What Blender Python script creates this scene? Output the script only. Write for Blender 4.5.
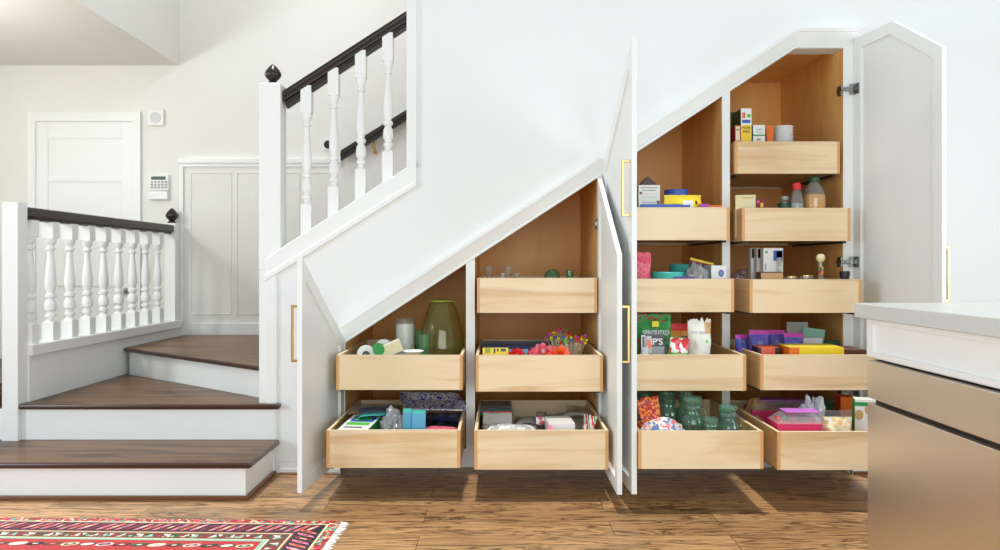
import bpy, bmesh, math, random
from math import sin, cos, pi, radians as R
from mathutils import Vector, Matrix, noise
random.seed(7)
SC = bpy.context.scene
COL = SC.collection
for o in list(bpy.data.objects): bpy.data.objects.remove(o)

# ------------------------------------------------------------------ camera, world, sun, exposure
F = 780.0; CH = 1.173; HY = 266.0; W = 4.42
cam = bpy.data.cameras.new('camera'); cam.sensor_width = 36; cam.lens = F / 1000 * 36
cam.shift_y = -(275 - HY) / 1000
co = bpy.data.objects.new('camera', cam); COL.objects.link(co)
co.location = (0, 0, CH); co.rotation_euler = (R(90), 0, 0); SC.camera = co
wd = bpy.data.worlds.new('daylight'); SC.world = wd; wd.use_nodes = True
wd.node_tree.nodes['Background'].inputs[0].default_value = (0.9, 1.0, 1.06, 1)
wd.node_tree.nodes['Background'].inputs[1].default_value = 0.44
sun = bpy.data.lights.new('overhead_daylight', 'SUN'); sun.energy = 2.3; sun.angle = R(2.5); sun.color = (1, .97, .92)
so = bpy.data.objects.new('overhead_daylight', sun); COL.objects.link(so)
so.location = (0, 3, 6); so.rotation_euler = (R(0), R(-1.5), 0)
ar = bpy.data.lights.new('front_fill', 'AREA'); ar.shape = 'RECTANGLE'; ar.size = 5; ar.size_y = 2.6; ar.energy = 176; ar.color = (.9, 1, 1.03)  # added fill behind the camera, brightens the cabinet interiors
ao = bpy.data.objects.new('front_fill', ar); COL.objects.link(ao); ao.location = (.6, -2.6, 1.7); ao.rotation_euler = (R(90), 0, 0)
def lamp(name, kind, loc, rot, e, size, sy=None, c=(.97, 1, 1)):
    l = bpy.data.lights.new(name, kind); l.energy = e; l.color = c
    if kind == 'AREA': l.shape = 'RECTANGLE'; l.size = size; l.size_y = sy
    else: l.shadow_soft_size = size
    o = bpy.data.objects.new(name, l); COL.objects.link(o); o.location = loc; o.rotation_euler = rot
lamp('side_fill', 'AREA', (-5.0, .4, 1.6), (R(90), 0, R(-90)), 130, 2.6, 2.2, (.86, .98, 1.08))      # added fill for worktop and right door, shines towards +x
lamp('side_fill', 'AREA', (5.6, .9, 1.6), (R(90), 0, R(90)), 125, 2.6, 2.2, (.86, .98, 1.08))        # added fill for the left door and drawer sides, shines towards -x
lamp('hall_fill', 'POINT', (-3.75, 4.4, 2.3), (0, 0, 0), 48, .15)  # added fill out of view, lifts the dark hall wall and ceiling
lamp('stairwell_fill', 'POINT', (-1.3, 5.3, 3.9), (0, 0, 0), 34, .2)  # added fill above the view, brightens the stairwell
vs = SC.view_settings; vs.view_transform = 'Standard'; vs.look = 'None'; vs.gamma = 1; vs.use_curve_mapping = False
vs.exposure = 0.0

def PX(px, Y): return (px - 500) * Y / F
def PZ(py, Y): return CH + (HY - py) * Y / F
def wx(px): return PX(px, W)
def wz(py): return PZ(py, W)

# ------------------------------------------------------------------ materials
def lin(c):
    c = c / 255.0
    return c / 12.92 if c <= .04045 else ((c + .055) / 1.055) ** 2.4
def rgb(r, g, b): return (lin(r), lin(g), lin(b), 1)
M = {}
def new_mat(name):
    m = bpy.data.materials.new(name); m.use_nodes = True
    nt = m.node_tree; b = nt.nodes['Principled BSDF']; M[name] = m
    return m, nt, b
def plain(name, c, rough=.5, metal=0.0, var=.06, scale=30, bump=0.0):
    m, nt, b = new_mat(name)
    col = rgb(*c)
    tc = nt.nodes.new('ShaderNodeTexCoord'); n = nt.nodes.new('ShaderNodeTexNoise')
    n.inputs['Scale'].default_value = scale; n.inputs['Detail'].default_value = 3
    nt.links.new(tc.outputs['Object'], n.inputs['Vector'])
    mx = nt.nodes.new('ShaderNodeMix'); mx.data_type = 'RGBA'
    mx.inputs['A'].default_value = tuple(v * (1 - var) for v in col[:3]) + (1,)
    mx.inputs['B'].default_value = tuple(min(1, v * (1 + var)) for v in col[:3]) + (1,)
    nt.links.new(n.outputs['Fac'], mx.inputs['Factor']); nt.links.new(mx.outputs['Result'], b.inputs['Base Color'])
    b.inputs['Roughness'].default_value = rough; b.inputs['Metallic'].default_value = metal
    if bump:
        bp = nt.nodes.new('ShaderNodeBump'); bp.inputs['Strength'].default_value = bump; bp.inputs['Distance'].default_value = .01
        nt.links.new(n.outputs['Fac'], bp.inputs['Height']); nt.links.new(bp.outputs['Normal'], b.inputs['Normal'])
    return m
def wood(name, c1, c2, axis='x', scale=3.0, rough=.4, stretch=14, dist=1.2, world=True, bands=2.2):
    m, nt, b = new_mat(name)
    tc = nt.nodes.new('ShaderNodeTexCoord'); mp = nt.nodes.new('ShaderNodeMapping')
    s = [scale * stretch] * 3; s['xyz'.index(axis)] = scale
    mp.inputs['Scale'].default_value = s
    if world:
        g = nt.nodes.new('ShaderNodeNewGeometry'); nt.links.new(g.outputs['Position'], mp.inputs['Vector'])
    else: nt.links.new(tc.outputs['Object'], mp.inputs['Vector'])
    n1 = nt.nodes.new('ShaderNodeTexNoise'); n1.inputs['Scale'].default_value = .35; n1.inputs['Detail'].default_value = 5; n1.inputs['Distortion'].default_value = dist
    n2 = nt.nodes.new('ShaderNodeTexNoise'); n2.inputs['Scale'].default_value = 2.2; n2.inputs['Detail'].default_value = 3
    nt.links.new(mp.outputs['Vector'], n1.inputs['Vector']); nt.links.new(mp.outputs['Vector'], n2.inputs['Vector'])
    ma = nt.nodes.new('ShaderNodeMath'); ma.operation = 'MULTIPLY_ADD'
    nt.links.new(n1.outputs['Fac'], ma.inputs[0]); ma.inputs[1].default_value = bands
    sb = nt.nodes.new('ShaderNodeMath'); sb.operation = 'MULTIPLY'; sb.inputs[1].default_value = .45
    nt.links.new(n2.outputs['Fac'], sb.inputs[0]); nt.links.new(sb.outputs[0], ma.inputs[2])
    pg = nt.nodes.new('ShaderNodeMath'); pg.operation = 'PINGPONG'; pg.inputs[1].default_value = .5
    nt.links.new(ma.outputs[0], pg.inputs[0])
    ra = nt.nodes.new('ShaderNodeValToRGB'); nt.links.new(pg.outputs[0], ra.inputs['Fac'])
    e = ra.color_ramp.elements; e[0].position = 0; e[0].color = rgb(*c2); e[1].position = .35; e[1].color = rgb(*c1)
    nt.links.new(ra.outputs['Color'], b.inputs['Base Color']); b.inputs['Roughness'].default_value = rough
    if 'tread' in name: b.inputs['Specular IOR Level'].default_value = .22
    return m
def glass(name, c, dens=.8, rough=.03):
    m, nt, b = new_mat(name); nt.nodes.remove(b); out = nt.nodes['Material Output']
    t = nt.nodes.new('ShaderNodeBsdfTransparent'); t.inputs[0].default_value = rgb(*c)
    g = nt.nodes.new('ShaderNodeBsdfGlossy'); g.inputs['Roughness'].default_value = rough; g.inputs[0].default_value = (.95, .97, .95, 1)
    d = nt.nodes.new('ShaderNodeBsdfDiffuse'); d.inputs[0].default_value = rgb(*c)
    a = nt.nodes.new('ShaderNodeMixShader'); a.inputs[0].default_value = dens
    l0 = nt.nodes.new('ShaderNodeLayerWeight'); l0.inputs['Blend'].default_value = .5
    lp = nt.nodes.new('ShaderNodeMath'); lp.operation = 'POWER'; lp.inputs[1].default_value = 3.5; nt.links.new(l0.outputs['Facing'], lp.inputs[0])
    lw = nt.nodes.new('ShaderNodeMath'); lw.operation = 'MULTIPLY_ADD'; lw.inputs[1].default_value = .6; lw.inputs[2].default_value = .04; nt.links.new(lp.outputs[0], lw.inputs[0])
    x = nt.nodes.new('ShaderNodeMixShader')
    nt.links.new(d.outputs[0], a.inputs[1]); nt.links.new(t.outputs[0], a.inputs[2])
    nt.links.new(lw.outputs[0], x.inputs[0]); nt.links.new(a.outputs[0], x.inputs[1]); nt.links.new(g.outputs[0], x.inputs[2])
    nt.links.new(x.outputs[0], out.inputs[0]); return m

plain('white_paint', (238, 239, 236), .42, var=.012, scale=4)
plain('wall_paint', (237, 239, 237), .6, var=.012, scale=3)
plain('hall_paint', (232, 231, 224), .6, var=.012, scale=3)
plain('ceiling_paint', (232, 231, 226), .7, var=.012, scale=3)
wood('maple', (243, 217, 178), (222, 184, 134), 'x', 1.5, .38, 12, 1.0)
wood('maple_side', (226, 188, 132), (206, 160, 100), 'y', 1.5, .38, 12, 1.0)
plain('maple_edge', (222, 166, 106), .45, var=.08)
plain('maple_rim', (246, 226, 188), .4, var=.03)
wood('maple_ply', (250, 196, 122), (240, 176, 96), 'z', 1.2, .42, 9, 1.0)
wood('maple_ply_back', (250, 188, 102), (240, 172, 84), 'z', .8, .42, 6, .8)
wood('tread_wood', (104, 76, 50), (56, 38, 24), 'x', 2.2, .34, 11, 1.2, bands=3)
plain('nosing_wood', (66, 42, 32), .22)
plain('shoe_wood', (118, 70, 38), .35)
plain('black_rail', (44, 32, 28), .28, var=.1)
plain('brass', (206, 172, 112), .3, 1.0)
plain('steel', (150, 150, 148), .3, 1.0)
plain('dark_metal', (60, 56, 54), .4, .7)
def steel_mat():
    m, nt, b = new_mat('stainless'); g = nt.nodes.new('ShaderNodeNewGeometry'); mp = nt.nodes.new('ShaderNodeMapping')
    mp.inputs['Scale'].default_value = (3, 3, 500); n = nt.nodes.new('ShaderNodeTexNoise'); n.inputs['Scale'].default_value = 1
    nt.links.new(g.outputs['Position'], mp.inputs['Vector']); nt.links.new(mp.outputs[0], n.inputs['Vector'])
    ra = nt.nodes.new('ShaderNodeValToRGB'); ra.color_ramp.elements[0].color = rgb(232, 220, 206); ra.color_ramp.elements[1].color = rgb(244, 234, 222)  # warm tone puts brown room reflections into the base colour
    nt.links.new(n.outputs['Fac'], ra.inputs['Fac']); nt.links.new(ra.outputs[0], b.inputs['Base Color'])
    b.inputs['Metallic'].default_value = .95; b.inputs['Roughness'].default_value = .33
steel_mat()
plain('quartz', (206, 208, 204), .3, var=.05, scale=40)
def floor_mat():
    m, nt, b = new_mat('oak_floor')
    g = nt.nodes.new('ShaderNodeNewGeometry')
    mp = nt.nodes.new('ShaderNodeMapping'); nt.links.new(g.outputs['Position'], mp.inputs['Vector'])
    mp.inputs['Location'].default_value = (.35, -3.766 + .185 * 40, 0)
    br = nt.nodes.new('ShaderNodeTexBrick'); nt.links.new(mp.outputs[0], br.inputs['Vector'])
    br.offset = .37; br.offset_frequency = 2; br.squash = 1
    br.inputs['Scale'].default_value = 1; br.inputs['Brick Width'].default_value = 1.35; br.inputs['Row Height'].default_value = .185
    br.inputs['Mortar Size'].default_value = .0016; br.inputs['Mortar Smooth'].default_value = .1; br.inputs['Bias'].default_value = 0
    br.inputs['Color1'].default_value = (0, 0, 0, 1); br.inputs['Color2'].default_value = (1, 1, 1, 1); br.inputs['Mortar'].default_value = (.5, .5, .5, 1)
    # per-plank offset of the grain
    cx = nt.nodes.new('ShaderNodeVectorMath'); cx.operation = 'MULTIPLY_ADD'
    nt.links.new(br.outputs['Color'], cx.inputs[0]); cx.inputs[1].default_value = (7, 9, 11)
    nt.links.new(g.outputs['Position'], cx.inputs[2])
    m2 = nt.nodes.new('ShaderNodeMapping'); m2.inputs['Scale'].default_value = (1.6, 13, 1); nt.links.new(cx.outputs[0], m2.inputs['Vector'])
    n = nt.nodes.new('ShaderNodeTexNoise'); n.inputs['Scale'].default_value = .8; n.inputs['Detail'].default_value = 6; n.inputs['Distortion'].default_value = 1.6
    nt.links.new(m2.outputs[0], n.inputs['Vector'])
    k = nt.nodes.new('ShaderNodeMath'); k.operation = 'MULTIPLY'; k.inputs[1].default_value = 7; nt.links.new(n.outputs['Fac'], k.inputs[0])
    pp = nt.nodes.new('ShaderNodeMath'); pp.operation = 'PINGPONG'; pp.inputs[1].default_value = .5; nt.links.new(k.outputs[0], pp.inputs[0])
    ra = nt.nodes.new('ShaderNodeValToRGB'); nt.links.new(pp.outputs[0], ra.inputs['Fac'])
    e = ra.color_ramp.elements; e[0].position = 0; e[0].color = rgb(84, 60, 40); e[1].position = .16; e[1].color = rgb(168, 128, 86)
    e2 = ra.color_ramp.elements.new(.45); e2.color = rgb(192, 150, 104)
    m3 = nt.nodes.new('ShaderNodeMapping'); m3.inputs['Scale'].default_value = (5, 160, 1); nt.links.new(cx.outputs[0], m3.inputs['Vector'])
    nf = nt.nodes.new('ShaderNodeTexNoise'); nf.inputs['Scale'].default_value = 1; nf.inputs['Detail'].default_value = 3; nt.links.new(m3.outputs[0], nf.inputs['Vector'])
    fr = nt.nodes.new('ShaderNodeMapRange'); fr.inputs['From Min'].default_value = .3; fr.inputs['From Max'].default_value = .7
    fr.inputs['To Min'].default_value = .72; fr.inputs['To Max'].default_value = 1.18; nt.links.new(nf.outputs['Fac'], fr.inputs['Value'])
    sp = nt.nodes.new('ShaderNodeSeparateColor'); nt.links.new(br.outputs['Color'], sp.inputs[0])
    pr = nt.nodes.new('ShaderNodeMapRange'); pr.inputs['To Min'].default_value = .74; pr.inputs['To Max'].default_value = 1.16; nt.links.new(sp.outputs[0], pr.inputs['Value'])
    mm = nt.nodes.new('ShaderNodeMath'); mm.operation = 'MULTIPLY'; nt.links.new(fr.outputs[0], mm.inputs[0]); nt.links.new(pr.outputs[0], mm.inputs[1])
    sc = nt.nodes.new('ShaderNodeVectorMath'); sc.operation = 'SCALE'; nt.links.new(ra.outputs[0], sc.inputs[0]); nt.links.new(mm.outputs[0], sc.inputs['Scale'])
    mo = nt.nodes.new('ShaderNodeMix'); mo.data_type = 'RGBA'; nt.links.new(br.outputs['Fac'], mo.inputs['Factor'])
    nt.links.new(sc.outputs[0], mo.inputs['A']); mo.inputs['B'].default_value = rgb(70, 48, 32)
    nt.links.new(mo.outputs['Result'], b.inputs['Base Color'])
    b.inputs['Roughness'].default_value = .3; b.inputs['Specular IOR Level'].default_value = .3
    return m
floor_mat()
glass('glass_olive', (232, 230, 172), .95)
glass('glass_clear', (246, 246, 242), .9)
glass('glass_green', (196, 234, 204), .92)
glass('glass_teal', (212, 238, 226), .94)
glass('plastic_film', (244, 246, 246), .94, .15)
glass('plastic_clear', (240, 242, 244), .78, .1)
PAL = dict(white=(240, 240, 238), cream=(236, 224, 178), offwhite=(228, 226, 216), black=(28, 26, 30), navy=(34, 40, 84), rug_navy=(30, 30, 52), rug_red=(186, 50, 54), blue=(58, 96, 190), sky=(96, 172, 206),
    teal=(70, 190, 180), juice=(255, 180, 60), green=(38, 150, 66), bright_green=(96, 196, 70), dark_green=(30, 84, 50), olive=(150, 160, 50), yellow=(250, 214, 40), lemon=(244, 222, 70),
    orange=(240, 118, 34), red=(214, 40, 44), crimson=(150, 30, 50), pink=(238, 130, 150), hot_pink=(232, 56, 110), rose=(226, 96, 110), magenta=(196, 60, 170),
    lilac=(206, 120, 214), purple=(110, 66, 170), indigo=(84, 84, 176), grey=(150, 152, 154), silver=(190, 192, 194), light_grey=(206, 208, 208), dark_grey=(74, 76, 80),
    brown=(110, 66, 48), dark_brown=(70, 40, 26), tan=(206, 164, 110), pasta=(226, 196, 148), coral=(246, 116, 92), charcoal=(52, 50, 56), mint=(150, 200, 180), amber=(216, 134, 30), rust=(176, 60, 22), bluegrey=(108, 124, 164))
for k, v in PAL.items(): plain(k, v, .45, var=.05)
def patt(name, cols, scale, kind='voronoi', rough=.4):
    m, nt, b = new_mat(name)
    tc = nt.nodes.new('ShaderNodeTexCoord')
    t = nt.nodes.new('ShaderNodeTexVoronoi' if kind == 'voronoi' else 'ShaderNodeTexNoise'); t.inputs['Scale'].default_value = scale
    nt.links.new(tc.outputs['Object'], t.inputs['Vector'])
    ra = nt.nodes.new('ShaderNodeValToRGB'); ra.color_ramp.interpolation = 'CONSTANT'
    if kind == 'voronoi':
        sp = nt.nodes.new('ShaderNodeSeparateColor'); nt.links.new(t.outputs['Color'], sp.inputs[0]); nt.links.new(sp.outputs[0], ra.inputs['Fac'])
    else: nt.links.new(t.outputs['Fac'], ra.inputs['Fac'])
    n = len(cols)
    el = ra.color_ramp.elements
    lo, hi = (0, 1) if kind == 'voronoi' else (.34, .66)
    el[0].position = 0; el[0].color = rgb(*PAL[cols[0]]); el[1].position = lo + (hi - lo) / n; el[1].color = rgb(*PAL[cols[1]])
    for i in range(2, n):
        e = el.new(lo + (hi - lo) * i / n); e.color = rgb(*PAL[cols[i]])
    nt.links.new(ra.outputs['Color'], b.inputs['Base Color']); b.inputs['Roughness'].default_value = rough
patt('china_pattern', ['indigo', 'white', 'offwhite', 'blue', 'white', 'indigo'], 26, 'noise', .2)
patt('stripe_print', ['offwhite', 'pink', 'offwhite', 'bluegrey', 'silver', 'rose'], 14, 'noise')
patt('spice_print', ['rust', 'orange', 'crimson', 'amber', 'rust'], 90)
patt('red_white_print', ['red', 'white', 'red', 'rose', 'white'], 40)
patt('pasta_pieces', ['pasta', 'cream', 'tan', 'pasta', 'offwhite'], 60)
patt('floral_green', ['green', 'green', 'green', 'rust', 'green', 'green', 'dark_green', 'green'], 70)
patt('purple_print', ['indigo', 'purple', 'indigo', 'blue', 'purple', 'bluegrey'], 18, 'noise')
patt('grey_print', ['silver', 'light_grey', 'white', 'grey', 'light_grey'], 16, 'noise')
patt('rose_print', ['rose', 'hot_pink', 'rose', 'pink', 'rose'], 26, 'noise')
patt('sprinkles', ['red', 'yellow', 'green', 'blue', 'orange', 'pink', 'magenta'], 60)
patt('rug_fleck', ['red', 'crimson', 'cream', 'red', 'teal', 'crimson', 'rose', 'brown'], 85)

# ------------------------------------------------------------------ mesh builder
WORLD = {}
class MB:
    def __init__(s): s.v = []; s.f = []; s.m = []
    def add(s, vs_, fs_, m=0):
        n = len(s.v); s.v += [tuple(v) for v in vs_]; s.f += [tuple(n + i for i in f) for f in fs_]; s.m += [m] * len(fs_)
    def box(s, x0, x1, y0, y1, z0, z1, m=0):
        if x0 > x1: x0, x1 = x1, x0
        if y0 > y1: y0, y1 = y1, y0
        if z0 > z1: z0, z1 = z1, z0
        s.add([(x0,y0,z0),(x1,y0,z0),(x1,y1,z0),(x0,y1,z0),(x0,y0,z1),(x1,y0,z1),(x1,y1,z1),(x0,y1,z1)],
              [(0,3,2,1),(4,5,6,7),(0,1,5,4),(1,2,6,5),(2,3,7,6),(3,0,4,7)], m); return s
    def prism(s, poly, axis, a, b, m=0):
        n = len(poly)
        def p(q, t):
            if axis == 'y': return (q[0], t, q[1])
            if axis == 'z': return (q[0], q[1], t)
            return (t, q[0], q[1])
        s.add([p(q, a) for q in poly] + [p(q, b) for q in poly],
              [tuple(range(n))[::-1], tuple(range(n, 2*n))] + [(i, (i+1) % n, n+(i+1) % n, n+i) for i in range(n)], m); return s
    def ring(s, outer, inner, a, b, m=0):
        n = len(outer)
        P = [(q[0], a, q[1]) for q in outer] + [(q[0], a, q[1]) for q in inner] + [(q[0], b, q[1]) for q in outer] + [(q[0], b, q[1]) for q in inner]
        fs = []
        for i in range(n):
            j = (i+1) % n
            fs += [(i, j, n+j, n+i), (2*n+i, 3*n+i, 3*n+j, 2*n+j), (i, 2*n+i, 2*n+j, j), (n+i, n+j, 3*n+j, 3*n+i)]
        s.add(P, fs, m); return s
    def lathe(s, prof, c=(0,0,0), seg=24, m=0, sx=1, sy=1, cap=True, axis='z'):
        vs_ = []; n = len(prof)
        for r, z in prof:
            for k in range(seg):
                a = 2*pi*k/seg; x, y = r*cos(a)*sx, r*sin(a)*sy
                if axis == 'z': vs_.append((c[0]+x, c[1]+y, c[2]+z))
                elif axis == 'y': vs_.append((c[0]+x, c[1]+z, c[2]+y))
                else: vs_.append((c[0]+z, c[1]+x, c[2]+y))
        fs = [(i*seg+k, i*seg+(k+1) % seg, (i+1)*seg+(k+1) % seg, (i+1)*seg+k) for i in range(n-1) for k in range(seg)]
        if cap: fs += [tuple(range(seg))[::-1], tuple((n-1)*seg+k for k in range(seg))]
        s.add(vs_, fs, m); return s
    def tube(s, pts, r, seg=8, m=0):
        pts = [Vector(p) for p in pts]; n = len(pts); vs_ = []
        for i, p in enumerate(pts):
            t = (pts[min(i+1, n-1)] - pts[max(i-1, 0)]).normalized()
            up = Vector((0,0,1)) if abs(t.z) < .9 else Vector((1,0,0))
            u = t.cross(up).normalized(); w = t.cross(u)
            rr = r[i] if isinstance(r, (list, tuple)) else r
            for k in range(seg):
                a = 2*pi*k/seg; vs_.append(p + u*rr*cos(a) + w*rr*sin(a))
        fs = [(i*seg+k, i*seg+(k+1) % seg, (i+1)*seg+(k+1) % seg, (i+1)*seg+k) for i in range(n-1) for k in range(seg)]
        fs += [tuple(range(seg))[::-1], tuple((n-1)*seg+k for k in range(seg))]
        s.add(vs_, fs, m); return s
    def blob(s, c, rx, ry, rz, nz=.25, fr=9, seed=0, m=0, seg=22, rings=14, flat=True):
        vs_ = []
        for i in range(rings+1):
            th = pi*i/rings
            for k in range(seg):
                ph = 2*pi*k/seg
                d = Vector((sin(th)*cos(ph), sin(th)*sin(ph), cos(th)))
                q = 1 + nz*(noise.noise(d*fr*.35 + Vector((seed*3.1, seed, 0))) + .5*noise.noise(d*fr*.8 + Vector((0, seed*2.3, 5))))
                z = d.z*q*rz
                if flat: z = max(z, -rz*.55)
                vs_.append((c[0]+d.x*q*rx, c[1]+d.y*q*ry, c[2]+z))
        fs = [(i*seg+k, (i+1)*seg+k, (i+1)*seg+(k+1) % seg, i*seg+(k+1) % seg) for i in range(rings) for k in range(seg)]
        s.add(vs_, fs, m); return s
    def pouch(s, w, h, t, seed=0, matfn=None, nu=18, nv=22, crimp=.07, rag=0.0, wr=1.0):
        for sd in (-1, 1):
            vs_ = []
            for j in range(nv+1):
                v = j/nv
                for i in range(nu+1):
                    u = i/nu
                    f = max(0, 1-(2*u-1)**2)**.55
                    g = 1.0 if v < .25 else max(0, 1-((v-.25)/(.75-crimp))**2.2) if v < 1-crimp else 0
                    if v < .12: g *= .75+.25*(v/.12)
                    nn = noise.noise(Vector((u*5, v*6, seed*4+sd)))*.22 + noise.noise(Vector((u*11, v*13, seed*7+sd)))*.12
                    y = sd*t/2*f*g*(1+nn*wr*1.2) + noise.noise(Vector((u*3, v*4, seed)))*t*.12*wr*(v > .3)
                    x = (u-.5)*w*(1-.05*g) + noise.noise(Vector((v*7, seed, 1)))*w*.03*wr*(1 if u > .5 else -1)*abs(2*u-1)
                    z = v*h
                    if j == nv: z += rag*h*noise.noise(Vector((u*9, seed, 3)))
                    vs_.append((x, y, z))
            for j in range(nv):
                for i in range(nu):
                    a = j*(nu+1)+i; q = (a, a+1, a+nu+2, a+nu+1)
                    if sd > 0: q = q[::-1]
                    n = 0 if matfn is None else matfn((i+.5)/nu, (j+.5)/nv, sd)
                    # faces added one by one below
                    s._pf = getattr(s, '_pf', []); s._pf.append((q, n))
            base = len(s.v); s.v += vs_
            for q, n in s._pf: s.f.append(tuple(base+i for i in q)); s.m.append(n)
            s._pf = []
        return s
    def build(s, name, mats, parent=None, origin=(0,0,0), smooth=False, bevel=0.0, seg=2, local=False):
        me = bpy.data.meshes.new(name); O = Vector(origin)
        me.from_pydata([tuple(Vector(v) - (Vector((0,0,0)) if local else O)) for v in s.v], [], s.f)
        if isinstance(mats, str): mats = [mats]
        for k in mats: me.materials.append(M[k])
        for p, mi in zip(me.polygons, s.m): p.material_index = mi; p.use_smooth = smooth
        bm = bmesh.new(); bm.from_mesh(me); bmesh.ops.recalc_face_normals(bm, faces=bm.faces); bm.to_mesh(me); bm.free()
        o = bpy.data.objects.new(name, me); COL.objects.link(o)
        if parent is not None:
            o.parent = parent
            pw = WORLD.get(parent.name)
            if pw is not None and not local: o.location = O - pw
            elif local: o.location = (0,0,0) if origin == (0,0,0) else O
        else: o.location = O
        WORLD[o.name] = O.copy() if not local else None
        if smooth:
            try: me.shade_smooth()
            except Exception: pass
            md = o.modifiers.new('edge', 'EDGE_SPLIT'); md.split_angle = R(42)
        if bevel:
            b = o.modifiers.new('bevel', 'BEVEL'); b.width = bevel; b.segments = seg; b.limit_method = 'ANGLE'; b.angle_limit = R(40)
        return o
def empty(name, loc, rz=0):
    o = bpy.data.objects.new(name, None); COL.objects.link(o); o.location = loc; o.rotation_euler = (0,0,rz)
    o.empty_display_size = .05; WORLD[o.name] = Vector(loc); return o
def tag(o, label=None, cat=None, group=None, kind=None):
    if label: o['label'] = label
    if cat: o['category'] = cat
    if group: o['group'] = group
    if kind: o['kind'] = kind
    return o
def structure(o, label=None): return tag(o, label, None, None, 'structure')
def inset(poly, d):
    n = len(poly); area = sum(poly[i][0]*poly[(i+1) % n][1]-poly[(i+1) % n][0]*poly[i][1] for i in range(n)); sg = 1 if area > 0 else -1
    L = []
    for i in range(n):
        a = Vector(poly[i]); b = Vector(poly[(i+1) % n]); t = (b-a).normalized(); nrm = Vector((-t.y, t.x))*sg
        L.append((a+nrm*d, t))
    out = []
    for i in range(n):
        p, t = L[i-1]; q, u = L[i]
        den = t.x*u.y - t.y*u.x; k = ((q-p).x*u.y-(q-p).y*u.x)/den
        r = p+t*k; out.append((r.x, r.y))
    return out
def text(parent, s, size, loc, mat, rot=(R(90),0,0), sx=1.0, name='lettering'):
    cu = bpy.data.curves.new(name, 'FONT'); cu.body = s; cu.size = size; cu.align_x = 'CENTER'; cu.align_y = 'CENTER'; cu.extrude = .0003; cu.offset = size*.012
    t = bpy.data.objects.new('tmp', cu); COL.objects.link(t)
    dg = bpy.context.evaluated_depsgraph_get(); me = bpy.data.meshes.new_from_object(t.evaluated_get(dg))
    bpy.data.objects.remove(t); me.materials.clear(); me.materials.append(M[mat])
    o = bpy.data.objects.new(name, me); COL.objects.link(o); o.parent = parent; o.location = loc; o.rotation_euler = rot; o.scale = (sx, 1, 1)
    return o

# ------------------------------------------------------------------ floor and walls
fl = MB().box(-5.5, 6, -3.5, 9, -.05, 0).build('floor', 'oak_floor'); structure(fl, 'wide plank brown oak floor')
def zi(X): return CH + (HY - (339.5 - .6537*(X*W and (500 + X*F/W) - 350)))*W/F      # lower edge of the sloping cabinet opening
def zo(X): return CH + (HY - (326.5 - .6485*((500 + X*F/W) - 338)))*W/F              # upper edge of the sloping trim
def zct(X): return CH + (HY - (248.5 - .641*((500 + X*F/W) - 281)))*W/F             # top of the stair curb
def zcb(X): return CH + (HY - (271 - .631*((500 + X*F/W) - 277.5)))*W/F             # underside of the stair curb
XJ = wx(417)
pk = (wx(795), zi(wx(795)))
outline = [(-1.365, 0), (-.92, 0), (-.92, zi(-.878)-.03), (-.878, zi(-.878)), pk, (1.943, pk[1]), (1.975, pk[1]), (1.975, 0), (4.6, 0), (4.6, 3.5), (XJ, 3.5), (XJ, zct(XJ)-.02), (-1.365, zct(-1.365)-.02)]
w = MB().prism(outline, 'y', W, W+.12).build('wall_front', 'wall_paint'); structure(w, 'white wall over the cabinets under the stairs')
w = MB().box(-4.4, 4.6, 6.6, 6.72, 0, 4.6).build('wall_back', 'hall_paint'); structure(w)
w = MB().box(-2.81, -2.71, 3.2, 6.6, 2.87, 4.6).build('wall_upper', 'hall_paint'); structure(w)
w = MB().box(-4.4, -2.81, 2.4, 6.6, 2.87, 2.97).build('ceiling', 'ceiling_paint'); structure(w, 'low ceiling of the hall behind the stairs')
w = MB().box(-4.5, -4.4, 2.4, 6.72, 0, 2.97).build('wall_left', 'hall_paint'); structure(w)
w = MB().box(-4.4, -2.78, 5.2, 6.6, .0, .39).build('floor_hall', 'tread_wood'); structure(w)
# curb under the balusters, vertical jamb and stile
xa, xb = wx(266.5), wx(417)
tr = MB().prism([(xa, zcb(xa)), (xb, zcb(xb)), (xb, zct(xb)), (wx(281), zct(wx(281))), (xa, wz(260))], 'y', W-.022, W+.13)
tr.prism([(xa-.004, zcb(xa)-.02), (xb, zcb(xb)-.02), (xb, zcb(xb)+.012), (xa-.004, zcb(xa)+.012)], 'y', W-.03, W)
structure(tr.build('trim_1', 'white_paint', bevel=.004), 'sloping white curb under the main balusters')
structure(MB().box(wx(407), wx(417), W-.024, W+.13, zct(wx(407)), 3.5).build('trim_2', 'white_paint', bevel=.003))
structure(MB().prism([(wx(266.5), .09), (wx(277.5), .09), (wx(277.5), zcb(wx(277.5))), (wx(266.5), zcb(wx(266.5)))], 'y', W-.02, W).build('trim_3', 'white_paint', bevel=.003))
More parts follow.
